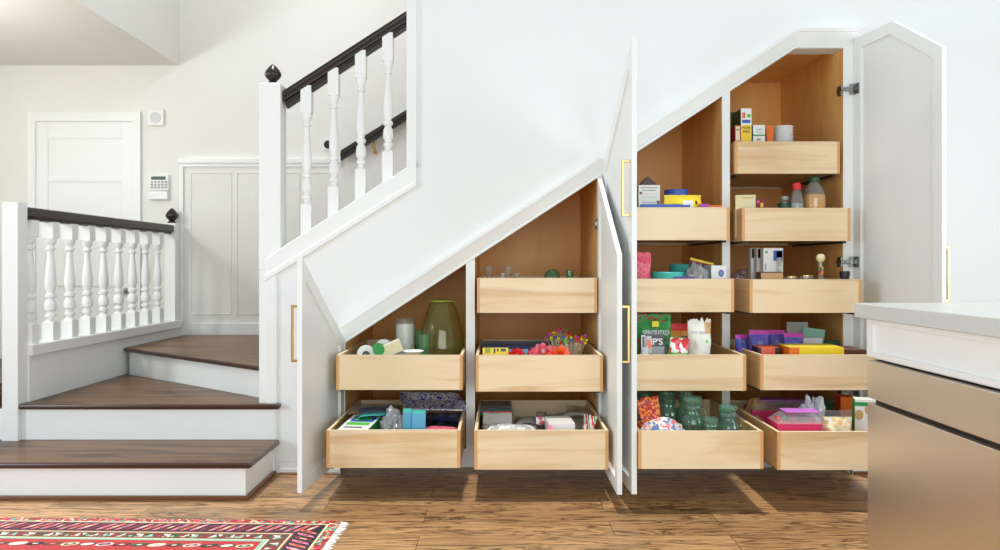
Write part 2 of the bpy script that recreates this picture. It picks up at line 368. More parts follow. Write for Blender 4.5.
# sloping moulding over the cabinets
t = MB()
A0 = wx(338); ex = wx(861)
def band(k0, k1, y0):   # k 0=outer line .. 1=inner line
    def q(k):
        pts = []
        for X in (A0 + k*(wx(347)-A0),): pts.append((X, zo(X)*(1-k)+zi(X)*k))
        X = wx(795.5); pts.append((X, zo(X)*(1-k)+zi(X)*k))
        zt = zo(wx(796)); pts.append((ex - k*(ex-1.943), zt*(1-k)+pk[1]*k))
        return pts
    a, b = q(k0), q(k1)
    t.prism(a + b[::-1], 'y', y0, W)
band(0, .2, W-.038)
def sband(k0, k1, ya, yb_):
    def q(k):
        X = A0 + k*(wx(347)-A0); X2 = wx(795.5); zt_ = zo(wx(796))
        return [(X, zo(X)*(1-k)+zi(X)*k), (X2, zo(X2)*(1-k)+zi(X2)*k), (ex - k*(ex-1.943), zt_*(1-k)+pk[1]*k)]
    a, b = q(k0), q(k1)
    t.add([(p[0], ya, p[1]) for p in a] + [(p[0], yb_, p[1]) for p in b] + [(p[0], W, p[1]) for p in a] + [(p[0], W, p[1]) for p in b],
          [(0,1,4,3), (1,2,5,4), (6,7,1,0), (7,8,2,1), (9,10,4,3), (10,11,5,4), (0,3,9,6), (2,5,11,8)])
sband(.2, .82, W-.034, W-.006); band(.82, 1.0, W-.012)
structure(t.build('trim_4', 'white_paint', bevel=.002), 'sloping white moulding over the cabinet openings')
# baseboards
b = MB().box(-1.245, -.9, W-.018, W, 0, .062); b.box(-1.245, -.9, W-.028, W, .0, .03); b.box(-1.245, -.9, W-.014, W, .062, .09)
structure(b.build('baseboard_left', 'white_paint', bevel=.003))
structure(MB().lathe([(.012, 0), (.012, .33)], (-1.24, W-.03, .0), 10, axis='x').build('trim_5', 'shoe_wood'))
b = MB().box(1.985, 4.6, W-.02, W, 0, .09); b.box(1.985, 4.6, W-.028, W, 0, .03)
structure(b.build('baseboard_right', 'white_paint', bevel=.003))
structure(MB().box(1.99, 4.6, W-.045, W-.028, 0, .018).build('trim_6', 'shoe_wood'))
b = MB().box(-2.6, -1.2, 6.58, 6.6, .59, .69)
structure(b.build('baseboard_back', 'white_paint', bevel=.003))
# chair rail and panel moulding on the back wall
Yb = 6.6
b = MB().box(PX(179, Yb), PX(342, Yb), Yb-.03, Yb, PZ(163.5, Yb), PZ(159, Yb)); b.box(PX(180, Yb), PX(342, Yb), Yb-.016, Yb, PZ(167, Yb), PZ(163.5, Yb))
b.box(PX(179.5, Yb), PX(184, Yb), Yb-.02, Yb, .69, PZ(167, Yb))
structure(b.build('trim_7', 'white_paint', bevel=.003), 'white chair rail on the stairwell wall')
b = MB()
for pa, pb in ((190, 232), (236, 262), (266, 300), (304, 338)):
    pl = [(PX(pa, Yb), .76), (PX(pb, Yb), .76), (PX(pb, Yb), PZ(172, Yb)), (PX(pa, Yb), PZ(172, Yb))]
    b.ring(pl, inset(pl, .014), Yb-.006, Yb)
structure(b.build('trim_8', 'hall_paint', bevel=.003))
# far door
dr = empty('door_1', (-3.5, 6.6, .39)); structure(dr, 'white panelled door in the hall behind the balustrade')
x1 = PX(134, Yb); x0 = x1-.82; zt = PZ(122, Yb)
MB().ring([(x0-.065, .39), (x1+.065, .39), (x1+.065, zt+.085), (x0-.065, zt+.085)], [(x0, .395), (x1, .395), (x1, zt), (x0, zt)], Yb-.03, Yb).build('door_frame', 'white_paint', dr, (-3.5,6.6,.39), bevel=.006)
d = MB().box(x0, x1, Yb-.006, Yb, .39, zt)
d.box(x0, x0+.1, Yb-.014, Yb-.006, .39, zt); d.box(x1-.1, x1, Yb-.014, Yb-.006, .39, zt)
for za, zb in ((PZ(139, Yb), zt), (PZ(182, Yb), PZ(177, Yb)-0), (1.0, 1.14), (.39, .6)): d.box(x0+.1, x1-.1, Yb-.014, Yb-.006, za, zb)
d.build('door_leaf', 'white_paint', dr, (-3.5,6.6,.39), bevel=.003)
k = MB().tube([(PX(127, Yb), Yb-.01, PZ(291, Yb)), (PX(127, Yb), Yb-.06, PZ(291, Yb)), (PX(120, Yb), Yb-.06, PZ(291.5, Yb))], .011)
k.lathe([(.028, 0), (.028, .01)], (PX(127, Yb), Yb-.022, PZ(291, Yb)), 16, axis='y')
k.build('door_handle', 'steel', dr, (-3.5,6.6,.39), smooth=True)

# intercom, keypad, rosette
def at(px, py, Y): return Vector((PX(px, Y), Y, PZ(py, Y)))
c = at(157, 118.2, Yb)
o = MB().box(c.x-.068, c.x+.068, Yb-.03, Yb, c.z-.068, c.z+.068).build('wall_speaker', 'white_paint', origin=(c.x, Yb, c.z-.068), bevel=.008)
tag(o, 'small square white speaker box high on the hall wall', 'speaker')
MB().lathe([(.045, 0), (.045, .006)], (c.x, Yb-.036, c.z), 28, axis='y').build('speaker_grille', 'light_grey', o, (c.x, Yb, c.z))
c = at(160, 187.5, Yb)
kp = empty('alarm_keypad', (c.x, Yb, c.z-.1)); tag(kp, 'white alarm keypad with green display on the hall wall', 'keypad')
MB().box(c.x-.085, c.x+.085, Yb-.03, Yb, c.z-.03, c.z+.105).build('keypad_body', 'white_paint', kp, (c.x, Yb, c.z-.1), bevel=.008)
MB().box(c.x-.06, c.x+.06, Yb-.034, Yb-.029, c.z+.062, c.z+.09).build('display', 'dark_green', kp, (c.x, Yb, c.z-.1))
MB().box(c.x-.083, c.x+.08, Yb-.042, Yb, c.z-.105, c.z-.034).build('flap', 'white', kp, (c.x, Yb, c.z-.1), bevel=.006)
for i in range(5):
    for j in range(3):
        MB().box(c.x-.065+i*.03, c.x-.047+i*.03, Yb-.036, Yb-.029, c.z+.036-j*.023, c.z+.05-j*.023).build('button', 'grey', kp, (c.x, Yb, c.z-.1))
c = at(330, 145, Yb)
o = MB().box(c.x-.05, c.x+.05, Yb-.012, Yb, c.z-.05, c.z+.05, 0).lathe([(.034, 0), (.034, .012), (.022, .02)], (c.x-.012, Yb-.032, c.z), 20, 1, axis='y').build('rail_rosette', ['white', 'black_rail'], origin=(c.x, Yb, c.z-.05))
tag(o, 'round black rosette on a white plate at the low end of the wall handrail', 'rosette')

# ------------------------------------------------------------------ staircase
st = empty('staircase', (-2.0, 4.4, 0)); tag(st, 'stairs with dark wood treads and white risers turning behind the newel post', 'staircase')
so_ = (-2.0, 4.4, 0)
XR = -1.25; XL = -3.2
def tread(poly, z, nose=.032):
    MB().prism(poly, 'z', z-nose, z).build('tread', 'tread_wood', st, so_, bevel=.01, seg=3)
def nosing(pts, z):
    pass
MB().box(XL, XR-.03, 3.925, 4.4, .018, .163).build('riser', 'white_paint', st, so_)
tread([(XL, 3.88), (XR+.005, 3.88), (XR+.005, 4.405), (XL, 4.405)], .195)
MB().tube([(XL, 3.9, .183-.006), (XR, 3.9, .177)], .0).build('tmp', 'nosing_wood') if False else None
MB().prism([(XL, 3.872), (XR+.012, 3.872), (XR+.012, 4.39), (XR-.012, 4.39), (XR-.012, 3.896), (XL, 3.896)], 'z', .166, .1945).build('nosing', 'nosing_wood', st, so_, bevel=.01, seg=3)
MB().prism([(XL, 3.905), (XR-.012, 3.905), (XR-.012, 4.40), (XR-.03, 4.40), (XR-.03, 3.925), (XL, 3.925)], 'z', 0, .02).build('shoe_moulding', 'shoe_wood', st, so_, bevel=.004)
MB().box(XL, XR-.02, 4.397, 4.419, .0, .365).build('riser', 'white_paint', st, so_)
t2 = [(-2.71, 4.375), (XR+.005, 4.375), (XR+.005, 4.42), (-1.37, 4.42), (-1.37, 4.62), (-2.71, 5.62)]
tread(t2, .398)
MB().prism([(-2.71, 4.365), (XR+.012, 4.365), (XR+.012, 4.42), (XR-.012, 4.42), (XR-.012, 4.389), (-2.71, 4.389)], 'z', .37, .3975).build('nosing', 'nosing_wood', st, so_, bevel=.01, seg=3)
# winder riser and tread
a = Vector((-1.372, 4.56)); bq = Vector((-2.66, 5.60)); dv = (bq-a).normalized(); nv_ = Vector((dv.y, -dv.x))
if nv_.y > 0: nv_ = -nv_
MB().prism([tuple(a), tuple(bq), tuple(bq-nv_*.5), tuple(a-nv_*.5+Vector((.0, 0)))], 'z', .3, .56).build('riser', 'white_paint', st, so_)
a2, b2 = a+nv_*.035, bq+nv_*.035
tread([tuple(a2), tuple(b2), (-2.66, 6.58), (-1.3, 6.58), (-1.3, 4.56)], .592)
a3, b3 = a+nv_*.045, bq+nv_*.045
MB().prism([tuple(a3), tuple(b3), tuple(b3-nv_*.022), tuple(a3-nv_*.022)], 'z', .565, .5915).build('nosing', 'nosing_wood', st, so_, bevel=.01, seg=3)
MB().prism([(-1.35, 4.56), (-1.95, 6.58), (-1.2, 6.58), (-1.2, 4.56)], 'z', .56, .787).build('winder_step', 'tread_wood', st, so_)
MB().prism([(-1.3, 4.56), (-1.55, 6.58), (-1.0, 6.58), (-1.0, 4.56)], 'z', .787, .982).build('winder_step', 'tread_wood', st, so_)
for i in range(11):
    X = -1.2+.3*i; z = 1.177+.195*i
    if X > .0: break
    if True: MB().box(X, X+.02, 4.56, 6.58, z-.195, z-.03).build('riser', 'white_paint', st, so_); MB().box(X-.03, X+.3, 4.56, 6.58, z-.03, z).build('tread', 'tread_wood', st, so_, bevel=.008)

# ------------------------------------------------------------------ balustrades
def finial(c, s, parent, origin):
    prof = [(.0,0),(.036,0),(.036,.006),(.028,.014),(.022,.022),(.03,.03),(.042,.042),(.05,.056),(.05,.07),(.042,.086),(.03,.102),(.016,.118),(.002,.128)]
    return MB().lathe([(r*s, z*s) for r, z in prof], c, 24).build('finial', 'black_rail', parent, origin, smooth=True)
def balu(mb, c, wd_, z0, zb, zt, z1t):  # square block, turned shaft, square block
    x, y = c; h = wd_/2
    mb.box(x-h, x+h, y-h, y+h, z0, zb); mb.box(x-h, x+h, y-h, y+h, zt, z1t)
    L = zt-zb
    pr = [(0,.98),(.02,.8),(.035,.55),(.05,.55),(.065,.88),(.095,.88),(.11,.6),(.13,.62),(.15,.95),(.2,1.0),(.25,.88),(.275,.62),(.29,.62),(.3,.9),(.335,.9),(.345,.6),(.36,.62),(.42,.9),(.5,.92),(.6,.78),(.72,.6),(.84,.48),(.855,.5),(.865,.78),(.89,.78),(.9,.55),(.92,.55),(.945,.85),(.975,.95),(1,.95)]
    mb.lathe([(h*r, zb+L*q) for q, r in pr], (x, y, 0), 20)
mb_o = Vector((wx(270), W+.05, zct(wx(281))))
bal = empty('stair_balustrade', mb_o); tag(bal, 'main stair balustrade with tall white newel post and sloping dark handrail', 'balustrade')
Yn = W+.055
n = MB().box(wx(259.5), wx(281), W-.012, W+.112, zct(wx(281))-.12, wz(84)); n.box(wx(260.5), wx(280), W-.004, W+.104, wz(84), wz(82.5))
nw = n.build('newel_post', 'white_paint', bal, mb_o, bevel=.003)
finial((wx(270.2), Yn, wz(82.5)), .93, nw, mb_o)
x0, x1 = wx(281), wx(409)
def zr(X, y0): return wz(y0 - .648*((500+X*F/W)-281))
r_ = MB()
r_.prism([(x0, zr(x0, 90)), (x1, zr(x1, 90)), (x1, zr(x1, 101)), (x0, zr(x0, 101))], 'y', Yn-.033, Yn+.033)
r_.prism([(x0, zr(x0, 93)), (x1, zr(x1, 93)), (x1, zr(x1, 96)), (x0, zr(x0, 96))], 'y', Yn-.04, Yn+.04)
r_.prism([(x0+.01, zr(x0, 100)), (x1, zr(x1, 100)), (x1, zr(x1, 107)), (x0+.02, zr(x0, 107))], 'y', Yn-.022, Yn+.022)
r_.build('handrail', 'black_rail', bal, mb_o, bevel=.006, seg=3)
for i in range(4):
    px = 304.6+27.4*i; X = wx(px); dy = -17.7*i
    m_ = MB(); balu(m_, (X, Yn), .06, zct(X)-.03, wz(204+dy), wz(112+dy), zr(X, 103)+.02)
    m_.build('baluster', 'white_paint', bal, (X, Yn, zct(X)), smooth=True)
# wall handrail on the back wall
hx0, hx1 = PX(341, 6.52), PX(520, 6.52)
h = MB()
def zh(X, y0): return PZ(y0 - .62*((500+X*F/6.52)-341), 6.52)
h.prism([(hx0, zh(hx0, 151)), (hx1, zh(hx1, 151)), (hx1, zh(hx1, 161)), (hx0, zh(hx0, 161))], 'y', 6.49, 6.55)
h.prism([(hx0-.0, zh(hx0, 153.5)), (hx1, zh(hx1, 153.5)), (hx1, zh(hx1, 157)), (hx0, zh(hx0, 157))], 'y', 6.48, 6.56)
ho = (hx0, 6.52, zh(hx0, 161)); hr = h.build('wall_handrail', 'black_rail', origin=ho, bevel=.005)
tag(hr, 'dark handrail running up the far stairwell wall behind the balusters', 'handrail')
bx = PX(373.5, 6.52)
MB().tube([(bx, 6.52, PZ(141, 6.52)), (bx, 6.53, PZ(146, 6.52)), (bx, 6.57, PZ(150, 6.52)), (bx, 6.6, PZ(151, 6.52))], .012).lathe([(.02,0),(.02,.008)], (bx, 6.59, PZ(151, 6.52)), 14, axis='y').build('rail_bracket', 'brass', hr, ho, smooth=True)

XB = -2.74
lb_o = Vector((XB, 5.5, .6))
lb = empty('landing_balustrade', lb_o); tag(lb, 'level white balustrade with black rail at the far left of the landing', 'balustrade')
y0_, y1_ = 4.45, 6.46
MB().box(XB-.05, XB+.075, y0_, 6.56, .66, .722).build('base_rail', 'white_paint', lb, lb_o, bevel=.004)
MB().box(XB-.04, XB+.055, y0_, 6.56, .0, .66).build('base_panel', 'white_paint', lb, lb_o)
r_ = MB().box(XB-.035, XB+.035, y0_, 6.50, 1.455, 1.512); r_.box(XB-.026, XB+.026, y0_, 6.46, 1.437, 1.457)
r_.build('handrail', 'black_rail', lb, lb_o, bevel=.014, seg=4)
n = MB().box(XB-.045, XB+.045, 6.47, 6.56, .72, 1.53); nw = n.build('newel_post', 'white_paint', lb, lb_o, bevel=.003)
finial((XB, 6.515, 1.53), 1.0, nw, lb_o)
for i in range(9):
    Y = 6.24-.212*i
    m_ = MB(); balu(m_, (XB, Y), .07, .718, .83, 1.34, 1.44)
    m_.build('baluster', 'white_paint', lb, (XB, Y, .72), smooth=True)
n = MB().box(XB-.045, XB+.045, 4.36, 4.45, 0, 1.53).build('newel_post', 'white_paint', lb, lb_o, bevel=.003)

# ------------------------------------------------------------------ cabinets
BAYS = dict(A=(-.878, -.193, -.867, -.198), B=(-.142, .555, -.128, .54), C=(.606, 1.258, .653, 1.245), D=(1.303, 1.943, 1.322, 1.915))
TOPS = dict(A=1.19, B=1.82, C=2.32, D=2.44)
YB = 5.41
LBL = dict(A='lowest triangular cabinet beside the steps, two maple pull-out drawers',
           B='second cabinet from the steps with three maple pull-out drawers',
           C='third cabinet from the steps with four maple pull-out drawers',
           D='tallest cabinet at the right end with five maple pull-out drawers')
CAB = {}; FLOORZ = {}
for k in 'ABCD':
    ol, orr, dl, drr = BAYS[k]; T = TOPS[k]
    org = Vector(((ol+orr)/2, W+.05, 0)); cb = empty('cabinet', org); CAB[k] = cb
    tag(cb, LBL[k], 'cabinet', 'cabinets under the stairs')
    t_ = .02; zb = .12
    MB().box(ol-t_, ol, W+.012, YB, zb, T).build('side_panel', 'maple_ply', cb, org)
    MB().box(orr, orr+t_, W+.012, YB, zb, T).build('side_panel', 'maple_ply', cb, org)
    MB().box(ol, orr, YB-.012, YB, zb, T).build('back_panel', 'maple_ply_back', cb, org)
    MB().box(ol-t_, orr+t_, W+.012, YB, zb-.018, zb).build('bottom_panel', 'maple_side', cb, org)
    MB().box(ol-t_, orr+t_, W+.012, YB, T, T+.018).build('top_panel', 'maple_ply', cb, org)
    fr = MB(); y0, y1 = W-.004, W+.012
    lw = {'A': .05, 'B': 0, 'C': .025, 'D': .0}[k]
    zl = zi(ol); zrr = zi(min(orr, pk[0]))
    e = .012
    if k == 'A': fr.prism([(-.92, .10), (ol, .10), (ol, zi(ol)+.01), (-.92, zi(ol)-.02)], 'y', y0, y1)
    if k == 'B': fr.prism([(-.193, .10), (ol, .10), (ol, zi(ol)+.02), (-.193, zi(-.193)+.02)], 'y', y0, y1)
    if k == 'C': fr.prism([(.555, .10), (ol, .10), (ol, zi(ol)+.02), (.555, zi(.555)+.02)], 'y', y0, y1)
    if k == 'D':
        fr.prism([(1.258, .10), (ol, .10), (ol, zi(ol)+.02), (1.258, zi(1.258)+.02)], 'y', y0, y1)
        fr.box(1.943, 2.03, y0, W, .10, pk[1]+.02)
    fr.box(ol, orr, y0, y1, .10, .14)
    fr.build('face_frame', 'white_paint', cb, org, bevel=.0015)
    MB().box(ol-.05, orr+.0, W+.13, W+.148, 0, .102).build('toe_kick', 'white_paint', cb, org)

def drawer(k, Yf, zt, zb, depth=.90):
    _, _, xl, xr = BAYS[k]; cb = CAB[k]; org = (( xl+xr)/2, Yf, zb); s = .016
    d = MB()
    d.box(xl+s, xr-s, Yf, Yf+.018, zb, zt, 0)
    d.box(xl, xl+s, Yf+.003, Yf+depth, zb, zt-.001, 1); d.box(xr-s, xr, Yf+.003, Yf+depth, zb, zt-.001, 1)
    d.box(xl, xl+s, Yf, Yf+.003, zb, zt, 2); d.box(xr-s, xr, Yf, Yf+.003, zb, zt, 2)
    d.box(xl+s, xr-s, Yf+depth-.016, Yf+depth, zb, zt-.001, 0)
    d.box(xl+s, xr-s, Yf+.018, Yf+depth-.016, zb+.012, zb+.02, 1)
    # pale rim
    d.box(xl, xr, Yf, Yf+.018, zt-.0005, zt+.001, 3); d.box(xl+.001, xl+s-.001, Yf+.018, Yf+depth, zt-.001, zt+.001, 3); d.box(xr-s+.001, xr-.001, Yf+.018, Yf+depth, zt-.001, zt+.001, 3)
    o = d.build('drawer', ['maple', 'maple_side', 'maple_edge', 'maple_rim'], cb, org)
    for x in (xl+.012, xr-.03):
        MB().box(x, x+.02, Yf+.03, W+.62, zb-.012, zb-.001).build('drawer_slide', 'dark_metal', o, (x, Yf+.03, zb))
    return Yf, zb+.021, zt
# front position, rim height and underside height of each drawer, top drawer first
SPEC = {'A1': (4.13, .700, .517), 'A2': (3.894, .352, .165),
        'B1': (4.33, 1.106, .913), 'B2': (4.09, .704, .515), 'B3': (3.88, .354, .160),
        'C1': (4.23, 1.491, 1.313), 'C2': (4.146, 1.104, .928), 'C3': (3.943, .723, .543), 'C4': (3.686, .391, .214),
        'D1': (4.395, 1.874, 1.694), 'D2': (4.262, 1.490, 1.310), 'D3': (4.13, 1.102, .925), 'D4': (3.96, .721, .543), 'D5': (3.717, .382, .201)}
DR = {}
for k, (y, a_, b_) in SPEC.items(): DR[k] = drawer(k[0], y, a_, b_)

def bar_pull(door, x, z0, z1, side):
    m_ = MB(); y = -.024
    m_.box(x-.006, x+.006, y-.042, y-.030, z0, z1)
    m_.box(x-.006, x+.006, y-.034, y, z0, z0+.012); m_.box(x-.006, x+.006, y-.034, y, z1-.012, z1)
    m_.build('handle', 'brass', door, local=True, bevel=.0015)
def door(k, poly, hx, ang, pull):
    cb = CAB[k]; pw = WORLD[cb.name]
    inn = inset(poly, .065)
    m_ = MB().ring(poly, inn, -.024, 0); m_.prism(inset(poly, .06), 'y', -.014, -.012)
    b_ = inset(poly, .065); m_.ring(b_, inset(poly, .072), -.0175, -.0085)
    o = m_.build('door', 'white_paint', cb, local=True, bevel=.0015)
    o.location = Vector((hx, W-.006, 0)) - pw; o.rotation_euler = (0, 0, R(ang))
    sg = 1 if poly[1][0] > 0 else -1
    wd_ = max(abs(p[0]) for p in poly)
    if pull: bar_pull(o, sg*(wd_-.035), pull[0], pull[1], sg)
    for z in pull[2]:
        h_ = MB().box(sg*.012, sg*.055, 0, .006, z-.03, z+.03); h_.lathe([(.017,0),(.017,.008)], (sg*.036, 0, z), 14, axis='y')
        h_.box(sg*.0, sg*.035, .004, .018, z-.01, z+.01)
        h_.build('hinge', 'steel', o, local=True)
door('A', [(0,.091),(.70,.091),(.70,1.219),(0,.764)], -.882, -95, (.71, .985, (.2, .66)))
door('B', [(0,.091),(0,1.682),(-.725,1.228),(-.725,.091)], .55, 90.3, (.71, .985, (.25, 1.41)))
door('C', [(0,.091),(.72,.091),(.72,2.255),(0,1.735)], .606, -86.6, (1.41, 1.68, (.3, 1.5)))
door('D', [(0,.091),(0,2.457),(-.335,2.457),(-.70,2.22),(-.70,.091)], 2.0, 99, (1.0, 1.27, (.47, 1.196, 2.17)))
# hinge arms fixed inside the openings
for k, X, sg, zs in (('D', 1.943, -1, (.47, 1.196, 2.17)), ('B', .555, -1, (1.41, .47))):
    for z in zs:
        h_ = MB().box(X, X+sg*.012, W-.002, W+.05, z-.028, z+.028); h_.box(X+sg*.004, X+sg*.02, W-.03, W+.04, z-.009, z+.009)
        if k == 'D':
            h_.box(X-.01, X+.055, W-.03, W-.02, z-.009, z+.009); h_.box(X+.03, X+.045, W-.032, W-.018, z-.03, z+.03); h_.lathe([(.012,0),(.012,.01)], (X+.012, W-.035, z), 12, axis='y')
        h_.build('hinge_plate', 'steel', CAB[k], (X, W, z), bevel=.002)

# ------------------------------------------------------------------ kitchen unit at the right
KX = 1.37; ky1 = 2.89; ky0 = .9
org = (1.7, 1.9, 0)
kc = empty('kitchen_cabinet', org); tag(kc, 'white kitchen base cabinet with recessed drawer panel at the right edge', 'cabinet')
m_ = MB().box(KX, 2.0, ky0, ky1, .831+.004, .98); m_.box(KX+.03, 2.0, 2.872, ky1, .1, .84); m_.box(KX+.03, 2.0, ky0, 1.95, .1, .84); m_.box(KX+.07, 2.0, ky0, ky1-.02, 0, .1)
m_.build('cabinet_body', 'white_paint', kc, org, bevel=.002)
pl = [(2.84, .85), (2.84, .965), (1.99, .965), (1.99, .85)]
f = MB().box(KX-.003, KX-.0004, 1.97, 2.86, .843, .977)
for a_, b_ in (((1.96, 2.0), (.842, .978)), ((2.84, 2.885), (.842, .978)), ((2.0, 2.84), (.842, .86)), ((2.0, 2.84), (.96, .978))): f.box(KX-.014, KX-.0005, a_[0], a_[1], b_[0], b_[1])
f.build('drawer_panel', 'white_paint', kc, org, bevel=.0015)
wt = MB().box(1.33, 2.05, ky0-.05, 2.93, .981, 1.035).build('worktop', 'quartz', origin=(1.7, 1.9, .981), bevel=.004)
tag(wt, 'pale grey stone worktop on the kitchen cabinet at the right edge', 'worktop')
dw = empty('drawer_dishwasher', (1.7, 2.4, .1)); tag(dw, 'brushed stainless two-drawer appliance under the grey worktop', 'dishwasher')
MB().box(KX+.012, 1.95, 1.97, 2.868, .101, .829).build('casing', 'dark_metal', dw, (1.7, 2.4, .1))
MB().box(KX-.018, KX+.011, 1.97, 2.87, .69, .828).build('drawer_front', 'stainless', dw, (1.7, 2.4, .1), bevel=.003)
MB().box(KX-.018, KX+.011, 1.97, 2.87, .104, .672).build('drawer_front', 'stainless', dw, (1.7, 2.4, .1), bevel=.003)

# ------------------------------------------------------------------ rug
rc = (-.724, 3.567)
ru = empty('rug', (rc[0], rc[1], 0), R(-1.9)); tag(ru, 'red patterned woven rug with navy border and white fringe on the floor', 'rug')
L_, D_ = 2.7, 1.55       # local: x from -L_ to 0, y from -D_ to 0
rg = MB().box(-L_, 0, -D_, 0, .001, .007, 0)
mats = ['rug_red', 'cream', 'rug_navy', 'dark_brown', 'mint', 'pink', 'rug_fleck', 'crimson', 'dark_green', 'offwhite', 'coral', 'brown']
lv = [.0072]
def rect_ring(d0, d1, m_):
    lv[0] += .00002; z = lv[0]
    o_ = [(-L_+d0, -D_+d0), (-d0, -D_+d0), (-d0, -d0), (-L_+d0, -d0)]; i_ = [(-L_+d1, -D_+d1), (-d1, -D_+d1), (-d1, -d1), (-L_+d1, -d1)]
    rg.add([(p[0], p[1], z) for p in o_+i_], [(i, (i+1) % 4, 4+(i+1) % 4, 4+i) for i in range(4)], m_)
rect_ring(.0, .045, 6); rect_ring(.045, .055, 1); rect_ring(.055, .165, 2); rect_ring(.165, .173, 7); rect_ring(.173, .181, 1); rect_ring(.181, .25, 11); rect_ring(.25, .257, 1); rect_ring(.257, .275, 4)
def motif(fn, d, step, off=0):
    """call fn(x, y, ux, uy) along the far, right and near runs of the border at distance d"""
    n_ = int((L_-2*d)/step)
    for i in range(n_+1): fn(-d-i*step-off, -d, 1, 0, i); fn(-d-i*step-off, -D_+d, 1, 0, i)
    n_ = int((D_-2*d)/step)
    for i in range(1, n_): fn(-d, -d-i*step, 0, 1, i); fn(-L_+d, -d-i*step, 0, 1, i)
def poly_at(x, y, ux, uy, pts, m_, dz=.0):
    rg.add([(x+p[0]*ux-p[1]*uy, y+p[0]*uy+p[1]*ux, .0076+dz) for p in pts], [tuple(range(len(pts)))], m_)
def leaf(x, y, ux, uy, i):
    s = [(-.03, -.044), (-.01, -.036), (.012, .0), (.032, .044), (.012, .038), (-.01, .004)]
    poly_at(x, y, ux, uy, s, (5, 10, 5, 7)[i % 4])
    poly_at(x, y, ux, uy, [(-.012, -.02), (0, -.012), (.012, .02), (0, .012)], (1, 7, 2)[i % 3], .0001)
motif(leaf, .11, .042)
def tri(x, y, ux, uy, i):
    poly_at(x, y, ux, uy, [(-.026, -.022), (.0, .022), (.008, -.018)], (9, 8, 9, 7, 4)[i % 5])
    poly_at(x, y, ux, uy, [(.008, .02), (.026, -.012), (.03, .018)], (8, 9, 7)[i % 3])
motif(tri, .216, .04, .004)
motif(lambda x, y, ux, uy, i: poly_at(x, y, ux, uy, [(-.01, -.012), (0, -.02), (.01, -.012), (0, .0)], (4, 7, 0)[i % 3], .0002), .216, .031)
def oval(x, y, ux, uy, i):
    for k_, (r, c_) in enumerate(((.034, (1, 8, 2, 9, 11)[i % 5]), (.024, (2, 9, 8, 7)[i % 4]), (.011, (9, 1, 5)[i % 3]))):
        poly_at(x, y, ux, uy, [(r*1.0*cos(a_*pi/7)+.35*r*sin(a_*pi/7), r*.62*sin(a_*pi/7)) for a_ in range(14)], c_, .0001*k_)
motif(oval, .33, .074)
for i in range(12):
    for j in range(5):
        oval(-.5-.16*i, -.5-.14*j, 1, 0, i+j*2)
rg.build('rug_pile', mats, ru, local=True)
fg = MB(); rnd = random.Random(3)
for i in range(190):
    for X, sg in ((0, 1), (-L_, -1)):
        y = -.004-i*(D_-.008)/190; l = .024+rnd.random()*.018; dy = (rnd.random()-.5)*.014
        fg.add([(X, y-.003, .004), (X, y+.003, .004), (X+sg*l, y+.002+dy, .0015), (X+sg*l, y-.003+dy, .0015), (X, y-.003, .001), (X, y+.003, .001), (X+sg*l, y+.002+dy, .0005), (X+sg*l, y-.003+dy, .0005)],
               [(0,1,2,3), (4,5,6,7), (0,1,5,4), (2,3,7,6), (0,3,7,4), (1,2,6,5)], 0)
tag(fg.build('fringe', 'white', ru, local=True), 'white fringe', kind='stuff')


# ------------------------------------------------------------------ things in the drawers
def FY(k, d): return SPEC[k][0] + d                       # distance d behind the drawer front
def BZ(k): return SPEC[k][2] + .0205                      # top of the drawer bottom
def fin(o, label, cat, group=None, rz=0, rx=0, ry=0):
    tag(o, label, cat, group)
    if rz or rx or ry: o.rotation_euler = (R(rx), R(ry), R(rz))
    return o
def zspan(px0, px1, Y): return PX((px0+px1)/2, Y), (px1-px0)*Y/F
def vessel(name, k, px0, px1, ytop, d, prof, mat, label, cat, group=None, seg=28, m2=None, smooth=True):
    """turned vessel: prof is (radius 0..1, height 0..1), outer wall; the inner wall follows"""
    Y = FY(k, d); x, w_ = zspan(px0, px1, Y); h = PZ(ytop, Y) - BZ(k); r = w_/2
    m_ = MB(); out = [(max(q*r, .0005), z*h) for q, z in prof]
    inn = [(max(a_-.003, .0005), b_+.003) for a_, b_ in out[::-1]]
    inn[-1] = (inn[-1][0], .004)
    m_.lathe(out + inn, (0,0,0), seg, cap=False)
    m_.lathe([(out[0][0], 0), (.0006, .0)], (0,0,0), seg, cap=False)
    o = m_.build(name, mat, local=True, smooth=smooth); o.location = (x, Y, BZ(k)); WORLD[o.name] = Vector(o.location)
    fin(o, label, cat, group);
    return o, h, r
def v_rim(k, Y, zb, h):     # share of a thing's height that stands below the drawer rim as seen from the room
    yf, rim, _ = SPEC[k]; return min(.9, max(0, (CH+(rim-CH)*Y/yf-zb)/h))
